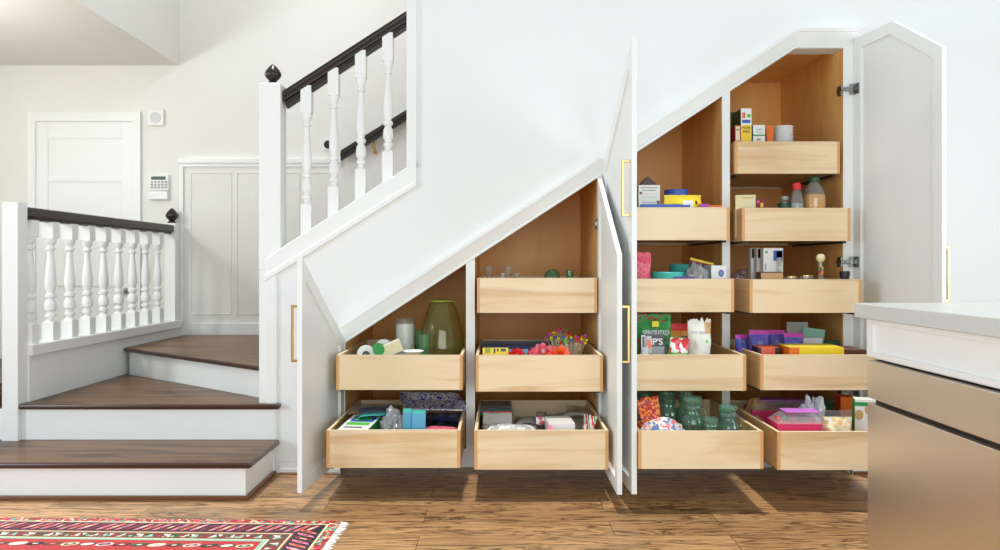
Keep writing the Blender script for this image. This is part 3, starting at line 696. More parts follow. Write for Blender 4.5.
def box_item(name, k, px0, px1, ytop, d, depth, mats, label, cat, group=None, rz=0, rx=0, ry=0, panels=(), z0=None, h=None):
    """carton; panels = (u0,u1,v0,v1,mat) printed areas on the front face"""
    Y = FY(k, d); x, w_ = zspan(px0, px1, Y); zb = BZ(k) if z0 is None else z0
    if h is None: h = PZ(ytop, Y) - zb
    if isinstance(mats, str): mats = [mats]
    mats = list(mats); m_ = MB().box(-w_/2, w_/2, 0, depth, 0, h, 0)
    if len(mats) > 1:   # second material: left side face, third: top face
        m_.box(-w_/2-.0006, -w_/2, .001, depth-.001, .001, h-.001, 1)
        m_.box(w_/2, w_/2+.0006, .001, depth-.001, .001, h-.001, 1)
    if len(mats) > 2: m_.box(-w_/2+.001, w_/2-.001, .001, depth-.001, h, h+.0006, 2)
    vr = v_rim(k, Y, zb, h)
    for u0, u1, v0, v1, mm in panels:
        v0 = vr+(1-vr)*v0 if v0 > 0 else 0; v1 = vr+(1-vr)*v1
        if mm not in mats: mats.append(mm)
        m_.box(-w_/2+u0*w_, -w_/2+u1*w_, -.0007, 0, v0*h, v1*h, mats.index(mm))
    o = m_.build(name, mats, local=True); o.location = (x, Y, zb); WORLD[o.name] = Vector(o.location)
    fin(o, label, cat, group, rz, rx, ry); return o, w_, h
def pouch_item(name, k, px0, px1, ytop, d, t, mats, label, cat, group=None, rz=0, rx=0, ry=0, seed=1, matfn=None, rag=0.02, wr=1.0, z0=None, ybot=None):
    Y = FY(k, d); x, w_ = zspan(px0, px1, Y); zb = BZ(k)+.001 if z0 is None else z0
    h = PZ(ytop, Y) - zb
    vr = v_rim(k, Y, zb, h) if z0 is None else 0; mf = None if matfn is None else (lambda u, v, s_: matfn(u, max(0, (v-vr)/(1-vr)), s_))
    o = MB().pouch(w_, h, t, seed, mf, rag=rag, wr=wr).build(name, mats, local=True, smooth=True); o.location = (x, Y, zb); WORLD[o.name] = Vector(o.location)
    for md in list(o.modifiers): o.modifiers.remove(md)
    fin(o, label, cat, group, rz, rx, ry); return o, w_, h
def flat_bag(name, k, px0, px1, d0, d1, z, t, mats, label, cat, group=None, rz=0, tilt=0, seed=1, matfn=None, wr=.8):
    """bag lying down between distances d0 and d1 behind the front"""
    Y = FY(k, d0); x, w_ = zspan(px0, px1, FY(k, (d0+d1)/2))
    o = MB().pouch(w_, d1-d0, t, seed, matfn, rag=.02, wr=wr)
    o.v = [(a_, c_, b_+t*.62) for a_, b_, c_ in o.v]
    o = o.build(name, mats, local=True, smooth=True)
    for md in list(o.modifiers): o.modifiers.remove(md)
    o.location = (x, Y, BZ(k)+z); WORLD[o.name] = Vector(o.location); fin(o, label, cat, group, rz, tilt); return o
def crumple(name, k, px0, px1, ytop, d, ry_, mat, label, cat, seed=1, nz=.5, z0=0, rz=0, group=None):
    Y = FY(k, d); x, w_ = zspan(px0, px1, Y); h = PZ(ytop, Y) - BZ(k) - z0
    rz_ = h/1.55
    o = MB().blob((0,0,rz_*.55), w_/2, ry_, rz_, nz*.7, 7, seed, seg=40, rings=26).build(name, mat, local=True, smooth=True)
    o.location = (x, Y, BZ(k)+z0); WORLD[o.name] = Vector(o.location); fin(o, label, cat, group, rz); return o
def part(mb, name, mats, parent, smooth=False, bevel=0.0):
    return mb.build(name, mats, parent, local=True, smooth=smooth, bevel=bevel)

# --- A upper drawer
vz, h, r = vessel('glass_vase', 'A1', 419, 464.5, 300.5, .42, [(.66,0),(.8,.02),(.95,.16),(1,.3),(.97,.45),(.86,.66),(.7,.84),(.55,.95),(.5,.975),(.56,1.0)], 'glass_olive',
    'large olive glass vase standing at the right of the upper drawer beside the steps', 'vase', seg=40)
MB().lathe([(r*.5, -.004), (r*.585, 0), (r*.585, .006), (r*.5, .008)], (0,0,h-.004), 40).build('rim', 'olive', vz, local=True, smooth=True)
t_, h, r = vessel('paper_roll', 'A1', 395.5, 414.5, 324, .42, [(.95,0),(1,.03),(1,.5),(.98,1)], 'offwhite', 'white paper roll standing in plastic left of the olive vase', 'paper roll')
part(MB().lathe([(r*.45, h-.004), (r*.97, h-.004), (r*.97, h), (r*.45, h)], (0,0,0), 24), 'roll_top', 'light_grey', t_)
pw_ = MB().lathe([(r*1.06, 0), (r*1.08, h*.5), (r*1.05, h*1.02), (r*1.12, h*1.09), (r*.9, h*1.13)], (0,0,0), 20, cap=False)
pw_.v = [(x+.004*noise.noise(Vector((x*60, y*60, z*40))), y, z+(.012*noise.noise(Vector((x*50, y*50, 3))) if z > h else 0)) for x, y, z in pw_.v]
part(pw_, 'plastic_wrap', 'plastic_film', t_)
for px0, px1, yt, d, lb_ in ((414, 424, 331, .44, 'pale green tumbler left behind the olive vase, taller one'), (419, 430, 335, .22, 'pale green tumbler left in front of the olive vase, shorter one')):
    vessel('glass_tumbler', 'A1', px0, px1, yt, d, [(.7,0),(.74,.05),(.9,.6),(1,1)], 'glass_green', lb_, 'tumbler', 'green tumblers in the upper drawer beside the steps')
box_item('cream_box', 'A1', 384, 404.5, 0, .16, .05, ['cream', 'tan', 'offwhite'], 'cream box leaning over the white spools in the upper drawer', 'box', rz=14, ry=-22, z0=BZ('A1')+.15, h=.065)
for px0, px1, yt, d, rz, lb_ in ((357, 375, 345.5, .17, 10, 'white tape spool lying leftmost in the upper drawer beside the steps'), (376, 392, 339, .3, 0, 'white tape spool standing behind the green roll end')):
    Y = FY('A1', d); x, w_ = zspan(px0, px1, Y); zc = PZ(yt, Y)-w_/2
    o = MB(); o.lathe([(w_/2*.45, -.025), (w_/2, -.025), (w_/2, .025), (w_/2*.45, .025), (w_/2*.45, -.025)], (0,0,w_/2), 28, 0, cap=False, axis='y'); o.lathe([(w_/2*.44, -.022), (w_/2*.44, .022)], (0,0,w_/2), 24, 1, cap=False, axis='y')
    o = o.build('tape_spool', ['white', 'tan'], local=True, smooth=True); o.location = (x, Y, zc-w_/2); fin(o, lb_, 'spool', 'white spools in the upper drawer beside the steps', rz)
Y = FY('A1', .12); x, w_ = zspan(373, 384.5, Y)
o = MB().lathe([(.004,0),(w_/2,.0),(w_/2,.07),(.004,.07)], (0,0,0), 26, axis='y').build('green_roll', 'green', local=True, smooth=True); o.location = (x, Y, PZ(344, Y)-w_/2); fin(o, 'bright green roll end between the white spools and the cream box', 'roll', None, 12)
Y = FY('A1', .1); x, w_ = zspan(403, 424, Y)
o = MB().lathe([(.004,0),(w_/2*.6,.004),(w_/2,.02),(w_/2*.97,.022),(w_/2*.6,.008),(.004,.006)], (0,0,0), 28).build('saucer', 'white', local=True, smooth=True); o.location = (x, Y, PZ(350.5, Y)-.022); fin(o, 'white saucer in front of the paper roll', 'saucer')
# stack that carries the small things
box_item('storage_tin', 'A1', 349, 424, 0, .075, .36, ['light_grey'], 'flat grey tin under the spools and cream box', 'tin', h=PZ(353, FY('A1', .1))-.012-BZ('A1')-.02)

# --- A lower drawer
b_, w_, h = box_item('wipes_box', 'A2', 336, 367, 0, .05, .27, ['white', 'green', 'white'], 'white, green and blue box lying flat at the front left of the bottom drawer', 'box', z0=BZ('A2')+.105, h=.05, rz=-8, rx=6)
p_ = MB(); p_.box(-w_/2+.02, w_/2-.012, .15, .25, h+.0006, h+.0014, 0); p_.box(-w_/2+.015, w_/2-.02, .095, .14, h+.0006, h+.0014, 1); p_.box(-w_/2+.02, w_/2-.04, .05, .065, h+.0006, h+.0014, 2)
p_.lathe([(.05,0),(.05,.0006)], (0, .2, h+.0014), 22, 1, sx=1, sy=.6)
part(p_, 'printed_label', ['blue', 'bright_green', 'black'], b_)
for i, (a_, b2_, d0, d1, z, mt, ml, lb_) in enumerate((
    (356, 402, .5, .84, .125, ['lemon', 'tan'], 'olive', 'yellow edged pack lying at the back of the bottom drawer beside the steps'),
    (352, 398, .36, .7, .15, ['tan', 'silver'], 'x', 'tan paper pack in silvery film behind the wipes box'),
    (364, 402, .22, .6, .165, ['teal', 'bluegrey', 'light_grey'], 'y', 'teal and grey pack in the middle of the bottom drawer beside the steps'))):
    flat_bag('flat_pack', 'A2', a_, b2_, d0, d1, z, .035, mt, lb_, 'pack', 'flat packs in the bottom drawer beside the steps', rz=(-6, 4, 9)[i], seed=20+i, matfn=lambda u, v, s_, n_=len(mt): 0 if v < .18 or n_ < 2 else (1 if (v < .75 or n_ < 3) else 2))
# square blue and white plate
Y = FY('A2', .5); zc = PZ(402, Y)
o = MB(); a1, a2 = .175, .105
def sq(a_, n_=9, rr=.03):
    pts = []
    for cx_, cy_, s0 in ((1,1,0),(-1,1,90),(-1,-1,180),(1,-1,270)):
        for q in range(n_): t0 = R(s0+90*q/(n_-1)); pts.append((cx_*(a_-rr)+rr*cos(t0), cy_*(a_-rr)+rr*sin(t0)))
    return pts
P1, P2, P3 = sq(a1), sq(a2), sq(a1-.004); n_ = len(P1)
vs_ = [(x, y, .03) for x, y in P1]+[(x, y, .006) for x, y in P2]+[(x, y, .024) for x, y in P1]+[(x, y, 0) for x, y in P2]
fs_ = [(i, (i+1) % n_, n_+(i+1) % n_, n_+i) for i in range(n_)]+[(2*n_+i, 3*n_+i, 3*n_+(i+1) % n_, 2*n_+(i+1) % n_) for i in range(n_)]+[(i, 2*n_+i, 2*n_+(i+1) % n_, (i+1) % n_) for i in range(n_)]+[tuple(n_+i for i in range(n_)), tuple(3*n_+i for i in range(n_))[::-1]]
o.add(vs_, fs_, 0); o = o.build('square_plate', 'china_pattern', local=True); o.location = (PX(432, Y), Y, zc-.02); fin(o, 'square blue and white patterned plate lying on top at the back of the bottom drawer', 'plate', None, 12, 6, 3)
for px0, px1, yt, d, mm, lb_ in ((403, 411.5, 412, .12, 'sky', 'narrow light blue carton beside the clear bag in the bottom drawer'), (412, 425.5, 413.5, .1, 'sky', 'wider light blue carton left of the pink packet')):
    box_item('blue_carton', 'A2', px0, px1, yt, d, .1, [mm, 'sky', 'teal'], lb_, 'carton', 'light blue cartons in the bottom drawer', rz=6)
crumple('clear_bag', 'A2', 379, 405, 410, .17, .11, 'plastic_clear', 'crumpled clear plastic bag between the wipes box and blue cartons', 'bag', 5, .45)
flat_bag('zip_bag', 'A2', 424, 459, .08, .34, .09, .05, ['pink', 'rose', 'plastic_film'], 'zip bag with pink contents at the front right of the first bottom drawer', 'bag', rz=3, seed=9, matfn=lambda u, v, s_: 2 if v > .7 else (0 if (u*7+v*5) % 1 < .55 else 1))
flat_bag('zip_bag', 'A2', 423, 462, .3, .6, .11, .05, ['bluegrey', 'dark_grey', 'navy'], 'dark zip bag with navy edge under the blue and white plate', 'bag', rz=-4, seed=11, matfn=lambda u, v, s_: 2 if v < .2 or v > .85 else int((u*6) % 2))
box_item('photo_pack', 'A2', 352, 402, 0, .2, .5, ['dark_grey'], 'dark pack at the bottom of the first bottom drawer', 'pack', h=.07)

# --- B top drawer
bp = [(.75,0),(.8,.05),(.95,.3),(.6,.62),(.62,.8),(.95,.93),(1,1)]
for i, (px0, px1, yt, d, lb_) in enumerate(((484.5, 494, 267, .3, 'clear glass bottle farthest left in the top drawer of the second cabinet'), (503, 514, 267.5, .3, 'clear glass bottle second from left in the second cabinet'), (500, 506, 273.5, .12, 'tiny clear jar just left in front of the second glass bottle'), (514, 520.5, 273.5, .22, 'small clear glass jar right of the two glass bottles'))):
    vessel('glass_bottle', 'B1', px0, px1, yt, d, bp, 'glass_clear', lb_, 'bottle', 'clear glass bottles in the second cabinet')
vessel('glass_bowl', 'B1', 544, 560.5, 270, .3, [(.6,0),(.85,.3),(1,.6),(1,.78),(.85,.94),(.5,1)], 'glass_green', 'round dark green glass bowl in the top drawer of the second cabinet', 'bowl', m2='x')
vessel('glass_cup', 'B1', 566, 573.5, 271, .3, [(.85,0),(.9,.2),(1,1)], 'glass_green', 'small bright green glass cup right of the green bowl', 'cup')
# --- B middle drawer
o, w_, h = box_item('black_tray', 'B2', 481, 551, 341.5, .5, .03, ['charcoal', 'charcoal', 'dark_grey'], 'black case standing along the back of the middle drawer in the second cabinet', 'case')
box_item('navy_book', 'B2', 483, 548, 345.5, .38, .04, ['navy'], 'dark navy book leaning in front of the black case', 'book')
box_item('picture_book', 'B2', 482.5, 508.5, 348, .09, .03, ['yellow', 'olive', 'grey'], 'yellow booklet at the front left of the middle drawer in the second cabinet', 'book', rx=-8, panels=[(.1,.3,.3,.95,'olive'), (.42,.5,.3,.93,'dark_grey'), (.55,.62,.5,.9,'dark_grey'), (.7,.9,.5,.9,'dark_green')])
box_item('picture_book', 'B2', 509, 528, 349.5, .16, .03, ['sky', 'blue', 'light_grey'], 'light blue booklet right of the yellow booklet', 'book', rx=-8)
def flower(px, py, d, k, rad, cols, label, seed):
    Y = FY(k, d); z = PZ(py, Y); rnd = random.Random(seed); m_ = MB()
    for ring_, (n_, rr, tilt_, ln) in enumerate(((9, .2, 15, 1.0), (8, .15, 40, .8), (6, .08, 65, .6))):
        for i in range(n_):
            a_ = 2*pi*i/n_+ring_*.4+rnd.random()*.2; tl = R(tilt_+rnd.random()*12); L = rad*ln
            dx = Vector((cos(a_)*cos(tl), sin(a_)*cos(tl), sin(tl))); sd = Vector((-sin(a_), cos(a_), 0)); up = dx.cross(sd)
            pts = []
            for q, wd_, cu in ((0,.12,0),(.35,.5,.03),(.7,.62,.1),(.95,.4,.22),(1.05,.15,.28)):
                c_ = dx*L*q - up*cu*L*(-1); pts.append((c_-sd*wd_*L*.5, c_+up*(-.08)*L, c_+sd*wd_*L*.5))
            vs_ = [p for t3 in pts for p in t3]; fs_ = []
            for q in range(4): fs_ += [(3*q, 3*q+1, 3*q+4, 3*q+3), (3*q+1, 3*q+2, 3*q+5, 3*q+4)]
            m_.add([(p.x, p.y, p.z) for p in vs_], fs_, ring_ % len(cols))
    m_.blob((0,0,rad*.35), rad*.2, rad*.2, rad*.2, .1, 5, seed, len(cols)-1, 10, 6)
    o = m_.build('paper_flower', cols, local=True); o.location = (PX(px, Y), Y, z-rad*.55); o.rotation_euler = (R(38), 0, 0)
    sm = MB().tube([(0,0,0), (0,.01,-.03), (.01,.02,-.09)], .003); part(sm, 'stem', 'green', o)
    fin(o, label, 'flower', 'paper flowers in the middle drawer of the second cabinet'); o.rotation_euler = (R(38), 0, 0)
flower(517, 352.5, .09, 'B2', .05, ['red', 'red', 'coral'], 'red paper flower in front of the light blue booklet', 1)
flower(543, 348.5, .13, 'B2', .062, ['pink', 'rose', 'offwhite'], 'pink paper flower, tallest of the flowers', 2)
flower(535, 351.5, .1, 'B2', .042, ['rose', 'pink', 'coral'], 'smaller rose paper flower beside the tall pink one', 3)
flower(560, 350.5, .08, 'B2', .058, ['coral', 'orange', 'red'], 'coral orange paper flower at the right of the flowers', 4)
flower(549, 354, .06, 'B2', .035, ['red', 'coral', 'red'], 'small red paper flower between the pink and the coral one', 5)
for j, (px0, px1, yt, d, lb_) in enumerate(((553, 564, 337, .42, 'glass of coloured cake picks at the left behind the coral flower'), (565, 580, 345, .3, 'wider glass of coloured cake picks in the right corner'))):
    g_, h, r = vessel('pick_glass', 'B2', px0, px1, yt, d, [(.8,0),(.85,.1),(1,.9),(1,1)], 'glass_clear', lb_, 'glass', 'glasses of cake picks in the second cabinet')
    rnd = random.Random(j+5); colr = ['red', 'yellow', 'green', 'blue', 'orange', 'magenta', 'bright_green']
    for i in range(30):
        a_ = rnd.random()*2*pi; q = rnd.random()**.5*r*.8; L = .06+rnd.random()*.06; t0 = Vector((cos(a_)*q*.6, sin(a_)*q*.6, h*.45)); t1 = Vector((cos(a_)*(q+.02+rnd.random()*.04), sin(a_)*(q+.01), h*.72+L*.9))
        m_ = MB().tube([t0, t1], .0014, 5, 0); m_.lathe([(.0005,-.009),(.008,-.004),(.009,.002),(.005,.008),(.0005,.01)], tuple(t1), 8, 1)
        part(m_, 'cake_pick', ['cream', colr[i % 7]], g_)
# --- B bottom drawer
o = flat_bag('zip_bag', 'B3', 480, 514, .42, .78, .15, .03, ['plastic_clear', 'green', 'sky', 'grey'], 'green topped zip bag at the back left of the second bottom drawer', 'bag', seed=31, rz=2, matfn=lambda u, v, s_: 1 if v < .2 else (2 if v < .32 else 3))
box_item('grey_case', 'B3', 481, 511, 0, .62, .2, ['dark_grey', 'dark_grey', 'grey'], 'dark grey case at the back left corner under the green zip bag', 'case', h=PZ(404.5, FY('B3', .7))-BZ('B3'))
pouch_item('wrapped_parcel', 'B3', 482, 539, 0, .07, .11, ['grey_print'], 'long crumpled silver grey parcel at the front left of the second bottom drawer', 'parcel', z0=BZ('B3'), seed=3, wr=1.2) if False else None
o = flat_bag('wrapped_parcel', 'B3', 482, 539, .03, .38, .075, .085, ['grey_print'], 'long crumpled silver grey parcel at the front left of the second bottom drawer', 'parcel', seed=33, wr=1.3)
o = flat_bag('wrapped_parcel', 'B3', 512, 540, .36, .66, .07, .07, ['silver'], 'grey wrapped parcel behind the long silver parcel', 'parcel', seed=35, rz=-5)
box_item('white_folder', 'B3', 483, 512, 0, .36, .02, ['offwhite', 'light_grey', 'white'], 'white and red card folder leaning on the silver parcel', 'folder', h=.09, rx=-66, z0=BZ('B3')+.15, panels=[(0,1,.86,1,'rose')])
o, _, _ = pouch_item('snack_bag', 'B3', 536, 546.5, 411.5, .3, .04, ['red_white_print', 'dark_brown'], 'narrow red and dark brown snack bag in the middle of the second bottom drawer', 'bag', seed=36, matfn=lambda u, v, s_: 1 if v > .75 or v < .3 else 0)
box_item('grey_box', 'B3', 548, 573, 0, .3, .3, ['grey', 'silver', 'grey'], 'grey flat box with a dark mark right of the narrow red bag', 'box', h=.14)
box_item('white_box', 'B3', 549, 575, 0, .07, .2, ['white', 'light_grey', 'offwhite'], 'white box at the front right of the second bottom drawer', 'box', h=PZ(423.5, FY('B3', .07))-BZ('B3'), rz=3)
crumple('tissue_bundle', 'B3', 540, 560, 428, .045, .03, 'pink', 'pink tissue at the very front of the second bottom drawer', 'tissue', 4, .4)
flat_bag('zip_bag', 'B3', 560, 588, .42, .8, .13, .04, ['plastic_film', 'light_grey'], 'pale clear zip bag at the back right of the second bottom drawer', 'bag', seed=38, rz=-8, matfn=lambda u, v, s_: 1 if v < .2 else 0)
box_item('filler_box', 'B3', 560, 586, 0, .52, .25, ['offwhite'], 'off-white box under the pale clear zip bag', 'box', h=.12)
o, _, _ = pouch_item('gift_bag', 'B3', 574, 592, 415, .18, .05, ['offwhite', 'red', 'green', 'pink'], 'red striped white gift bag in the right corner of the second bottom drawer', 'bag', seed=40, rz=-55, rx=-14, matfn=lambda u, v, s_: 1 if abs((u+v*.6) % .5-.2) < .07 else (2 if abs((u+v*.6) % .5-.38) < .05 else 0))

# --- C top drawer
o, w_, h = box_item('milk_carton', 'C1', 638.5, 660, 185, .12, .16, ['offwhite', 'dark_brown'], 'white printed box with brown gabled top at the left of the third cabinet', 'box',
    panels=[(.12,.88,.86,.9,'grey'), (.16,.8,.74,.78,'grey'), (.2,.8,.6,.63,'light_grey'), (.05,.16,.58,.7,'brown'), (.15,.85,.3,.33,'light_grey'), (.2,.8,.2,.23,'grey'), (.85,.98,.16,.3,'brown'), (.15,.85,.44,.47,'silver')])
part(MB().prism([(-w_/2+.012, h), (w_/2-.005, h), (-.002, h+.05)], 'y', .02, .15), 'gable_top', 'dark_brown', o)
o, _, _ = pouch_item('yellow_pouch', 'C1', 664, 701, 195, .11, .08, ['yellow', 'orange', 'white', 'dark_brown'], 'yellow snack pouch in the top drawer of the third cabinet', 'pouch', seed=44,
    matfn=lambda u, v, s_: (2 if .52 < u < .78 and v < .55 and s_ < 0 else 3 if .84 < u < .9 and .3 < v < .6 else 1 if u < .45 and .35 < v < .45 and u > .1 else 0))
vessel('blue_bowl', 'C1', 664.5, 688, 190.5, .3, [(.6,0),(.9,.5),(1,.85),(1,1)], 'blue', 'blue bowl behind the yellow pouch', 'bowl')
box_item('blue_booklet', 'C1', 641, 690, 204.3, .05, .02, ['blue', 'blue', 'bluegrey'], 'flat blue packet along the rim of the top drawer in the third cabinet', 'packet', panels=[(.85,.98,.8,1,'white')])
box_item('orange_box', 'C1', 699, 722, 205.2, .1, .12, ['orange', 'orange', 'orange'], 'low orange box at the right of the top drawer in the third cabinet', 'box')
box_item('magenta_packet', 'C1', 700, 709, 203.8, .05, .03, ['magenta', 'green'], 'small green and magenta packet left of the low orange box', 'packet')
# --- C second drawer
pouch_item('pink_bag', 'C2', 632, 651, 252.5, .12, .09, ['rose_print', 'rose'], 'crumpled pink printed bag at the left of the second drawer', 'bag', seed=50, rag=.06, matfn=lambda u, v, s_: 1 if v > .78 else 0)
def bowl(k, px0, px1, yt, d, lb_, fill):
    b_, h, r = vessel('teal_bowl', k, px0, px1, yt, d, [(.7,0),(.85,.25),(.95,.7),(1,1)], 'teal', lb_, 'bowl', 'teal bowls in the third cabinet')
    if fill: part(MB().blob((0,0,h*.9), r*.92, r*.92, .02, .15, 6, 3, 0, 24, 10), 'contents', 'offwhite', b_, smooth=True)
bowl('C2', 651.5, 684, 272.5, .15, 'teal bowl with white contents at the front of the second drawer', True)
bowl('C2', 669.5, 708, 264.5, .42, 'teal bowl farther back behind the yellow pouch with black edge', False)
pouch_item('yellow_pouch', 'C2', 679, 703, 259, .26, .07, ['yellow', 'black', 'crimson'], 'yellow and black pouch tipped over between the teal bowls', 'pouch', seed=52, ry=14, matfn=lambda u, v, s_: 0 if v > .86 else (2 if v > .82 else 1))
crumple('clear_bag', 'C2', 684, 709, 265, .11, .06, 'plastic_clear', 'clear plastic bag right of the front teal bowl', 'bag', 7, .4)
box_item('purple_packet', 'C2', 675, 695, 276.8, .05, .03, ['purple', 'indigo', 'navy'], 'flat purple packet at the rim in front of the teal bowls', 'packet')
o, w_, h = box_item('tea_box', 'C2', 711, 727, 265.5, .12, .1, ['white', 'silver', 'offwhite'], 'white box with a round purple emblem at the right of the second drawer', 'box', rz=9)
m_ = MB().lathe([(.016,0),(.016,.001)], (.012, -.002, h-.042), 20, 0, axis='y', sy=1.2); m_.lathe([(.009,0),(.009,.001)], (.012, -.003, h-.042), 16, 1, axis='y', sy=1.2); m_.lathe([(.004,0),(.004,.001)], (.012, -.004, h-.042), 12, 2, axis='y')
part(m_, 'emblem', ['purple', 'sky', 'red'], o)
# --- C third drawer
o, w_, h = pouch_item('green_pouch', 'C3', 636, 671, 314, .3, .1, ['green', 'floral_green', 'dark_green'], 'tall green flowered pouch with white lettering in the third drawer', 'pouch', seed=60, wr=.5,
    matfn=lambda u, v, s_: 1 if v > .8 or v < .45 else 0)
text(o, 'SPROUTED', .036, (0, -.066, h-.098), 'white', sx=.8)
part(MB().box(-.018, .018, -.056, -.045, h-.066, h-.036), 'printed_label', 'lemon', o)
o, w_, h = box_item('snack_box', 'C3', 642, 665, 334.5, .1, .05, ['dark_grey', 'dark_grey', 'silver'], 'dark box with large white lettering in front of the green pouch', 'box', rx=-5, panels=[(0,.18,.1,.95,'white'), (.04,.14,.2,.9,'charcoal'), (.22,.45,.06,.92,'silver'), (.45,1,.0,.4,'grey')])
text(o, "iP'S", .046, (.02, -.0014, h-.04), 'white')
part(MB().box(-w_/2+.03, -w_/2+.055, -.0014, -.0008, h-.07, h-.03), 'red_mark', 'coral', o)
pouch_item('olive_pouch', 'C3', 662, 677, 335.5, .18, .04, ['olive'], 'olive green packet between the dark box and the red pouches', 'pouch', seed=62, ry=12)
pouch_item('red_pouch', 'C3', 666, 689, 323.5, .36, .07, ['red', 'amber', 'dark_brown'], 'red and amber pouch standing behind the silver packet', 'pouch', seed=63, wr=.4, matfn=lambda u, v, s_: 0 if v > .78 else (2 if .3 < v < .6 and u > .6 else 1))
pouch_item('silver_packet', 'C3', 668, 681, 326, .26, .03, ['grey'], 'narrow silver grey packet tilted in front of the red and amber pouch', 'pouch', seed=64, ry=-26)
pouch_item('striped_pouch', 'C3', 667, 686, 338, .1, .06, ['red_white_print', 'bright_green'], 'red and white patterned pouch at the front of the third drawer', 'pouch', seed=65, ry=4, matfn=lambda u, v, s_: 1 if v < .12 else 0)
o, w_, h = pouch_item('paper_bag', 'C3', 687.5, 711, 319.5, .14, .09, ['offwhite', 'silver', 'tan', 'bright_green'], 'tall white paper bag with brown corner print in the third drawer', 'bag', seed=66, rag=.07,
    matfn=lambda u, v, s_: 2 if (u > .72 and .62 < v < .9) else (3 if .72 < u < .86 and .36 < v < .46 else (1 if (.1 < u < .4 and .62 < v < .7) or (.42 < u < .7 and .6 < v < .66) else 0)))
crumple('red_packet', 'C3', 638, 652, 350, .05, .03, 'silver', 'small silver crumpled packet at the left rim of the third drawer', 'packet', 9, .4)
# --- C bottom drawer
def jar(px0, px1, yt, d, lb_, bail=False):
    j_, h, r = vessel('glass_jar', 'C4', px0, px1, yt, d, [(.85,0),(.96,.03),(1,.1),(1,.55),(.93,.66),(.7,.72),(.7,.78),(.8,.8),(.8,.86),(.72,.88),(.78,.93),(.78,1)], 'glass_teal', lb_, 'jar', 'teal glass jars in the third cabinet', seg=32)
    m_ = MB()
    for z in (.8, .93): m_.lathe([(r*.81, h*z), (r*.84, h*z+.004), (r*.81, h*z+.008)], (0,0,0), 28)
    part(m_, 'jar_rim', 'glass_teal', j_, smooth=True)
    if bail:
        pts = [(r*.8*cos(a_), r*.1, h*.78+.0+.0*a_) for a_ in (0,)]
        m_ = MB(); m_.tube([(r*.84*cos(R(a_)), r*.84*sin(R(a_)), h*.84) for a_ in range(0, 361, 20)], .0022, 6)
        m_.tube([(r*.84, 0, h*.84), (r*1.12, -.01, h*.72), (r*1.08, -.012, h*.6), (r*.98, -.01, h*.66)], .0022, 6)
        part(m_, 'wire_clasp', 'steel', j_, smooth=True)
    return j_, h, r
jar(681, 704, 397.5, .2, 'tall swing-top teal jar in front at the middle of the bottom drawer', True)
jar(676, 694, 391, .42, 'teal jar standing directly behind the swing-top jar')
jar(654, 678, 392, .45, 'large teal jar behind the orange spice bag')
jar(636, 655, 392, .5, 'teal jar in the far left corner of the third bottom drawer')
jar(702, 720, 418, .08, 'short wide teal jar at the front rim right of the swing-top jar')
jar(717, 739, 405.5, .13, 'medium teal jar with wire clasp nearest the right side', True)
o, _, _ = pouch_item('spice_bag', 'C4', 640, 668, 397, .2, .08, ['spice_print', 'dark_brown'], 'orange and brown spice bag tilted at the left of the third bottom drawer', 'bag', seed=70, ry=-10, rag=.05, matfn=lambda u, v, s_: 1 if (u < .2 and v > .4) else 0)
crumple('striped_cloth_bag', 'C4', 637, 690, 418.5, .1, .08, 'stripe_print', 'pink, white and blue striped bag lying along the left rim of the third bottom drawer', 'bag', 12, .22)

# --- D top drawer
o, w_, h = box_item('snack_box', 'D1', 741, 751.5, 108.5, .06, .15, ['white', 'dark_green', 'offwhite'], 'tall white, blue and yellow snack box in the topmost drawer', 'box',
    panels=[(.03,.97,.0,.5,'yellow'), (.1,.9,.56,.66,'blue'), (.1,.3,.7,.88,'coral'), (.32,.5,.7,.86,'yellow'), (.3,.36,.72,.9,'magenta')])
part(MB().lathe([(.011,0),(.011,.001)], (w_*.25, -.0016, h-.042), 16, axis='y'), 'round_mark', 'bright_green', o)
text(o, 'NON\nFREE', .023, (0, -.0012, h-.122), 'charcoal', sx=.8)
box_item('red_carton', 'D1', 735, 740.6, 125.5, .05, .08, ['red', 'crimson', 'offwhite'], 'small red edged carton at the far left of the topmost drawer', 'carton', panels=[(.14,.86,.06,.94,'cream'), (.2,.8,.7,.76,'grey')])
box_item('green_carton', 'D1', 731.5, 741, 112, .24, .2, ['dark_green', 'olive', 'dark_green'], 'dark green carton behind the small red carton', 'carton')
o, w_, h = box_item('tea_carton', 'D1', 753, 765, 125, .06, .08, ['white', 'dark_green', 'offwhite'], 'white carton with green stripe right of the tall snack box', 'carton', panels=[(.0,1,.34,.42,'green'), (.2,.8,.55,.6,'mint'), (.25,.75,.7,.76,'mint'), (.3,.65,.05,.2,'tan')])
pouch_item('orange_pouch', 'D1', 763, 774, 125.5, .08, .05, ['orange', 'crimson'], 'orange pouch with dark red side between the white carton and the plates', 'pouch', seed=80, matfn=lambda u, v, s_: 1 if u < .3 else 0)
Y = FY('D1', .13); x, w_ = zspan(773, 793, Y); hh = PZ(127.5, Y)-BZ('D1'); base = None
for i in range(14):
    z0 = BZ('D1')+hh*i/14
    if i == 0:
        base = MB().lathe([(w_*.38,0),(w_*.43,.003),(w_/2,hh/14+.003),(w_/2-.002,hh/14+.0045),(w_*.42,.0055),(w_*.02,.0045)], (0,0,0), 30).build('white_plate', 'white', local=True, smooth=True); o = base
    else: o = base.copy(); COL.objects.link(o)
    o.location = (x, Y, z0)
    tag(o, 'white round plate, topmost of the stack in the topmost drawer' if i == 13 else 'white round plate lower down in the stack in the topmost drawer', 'plate', 'stack of white plates')
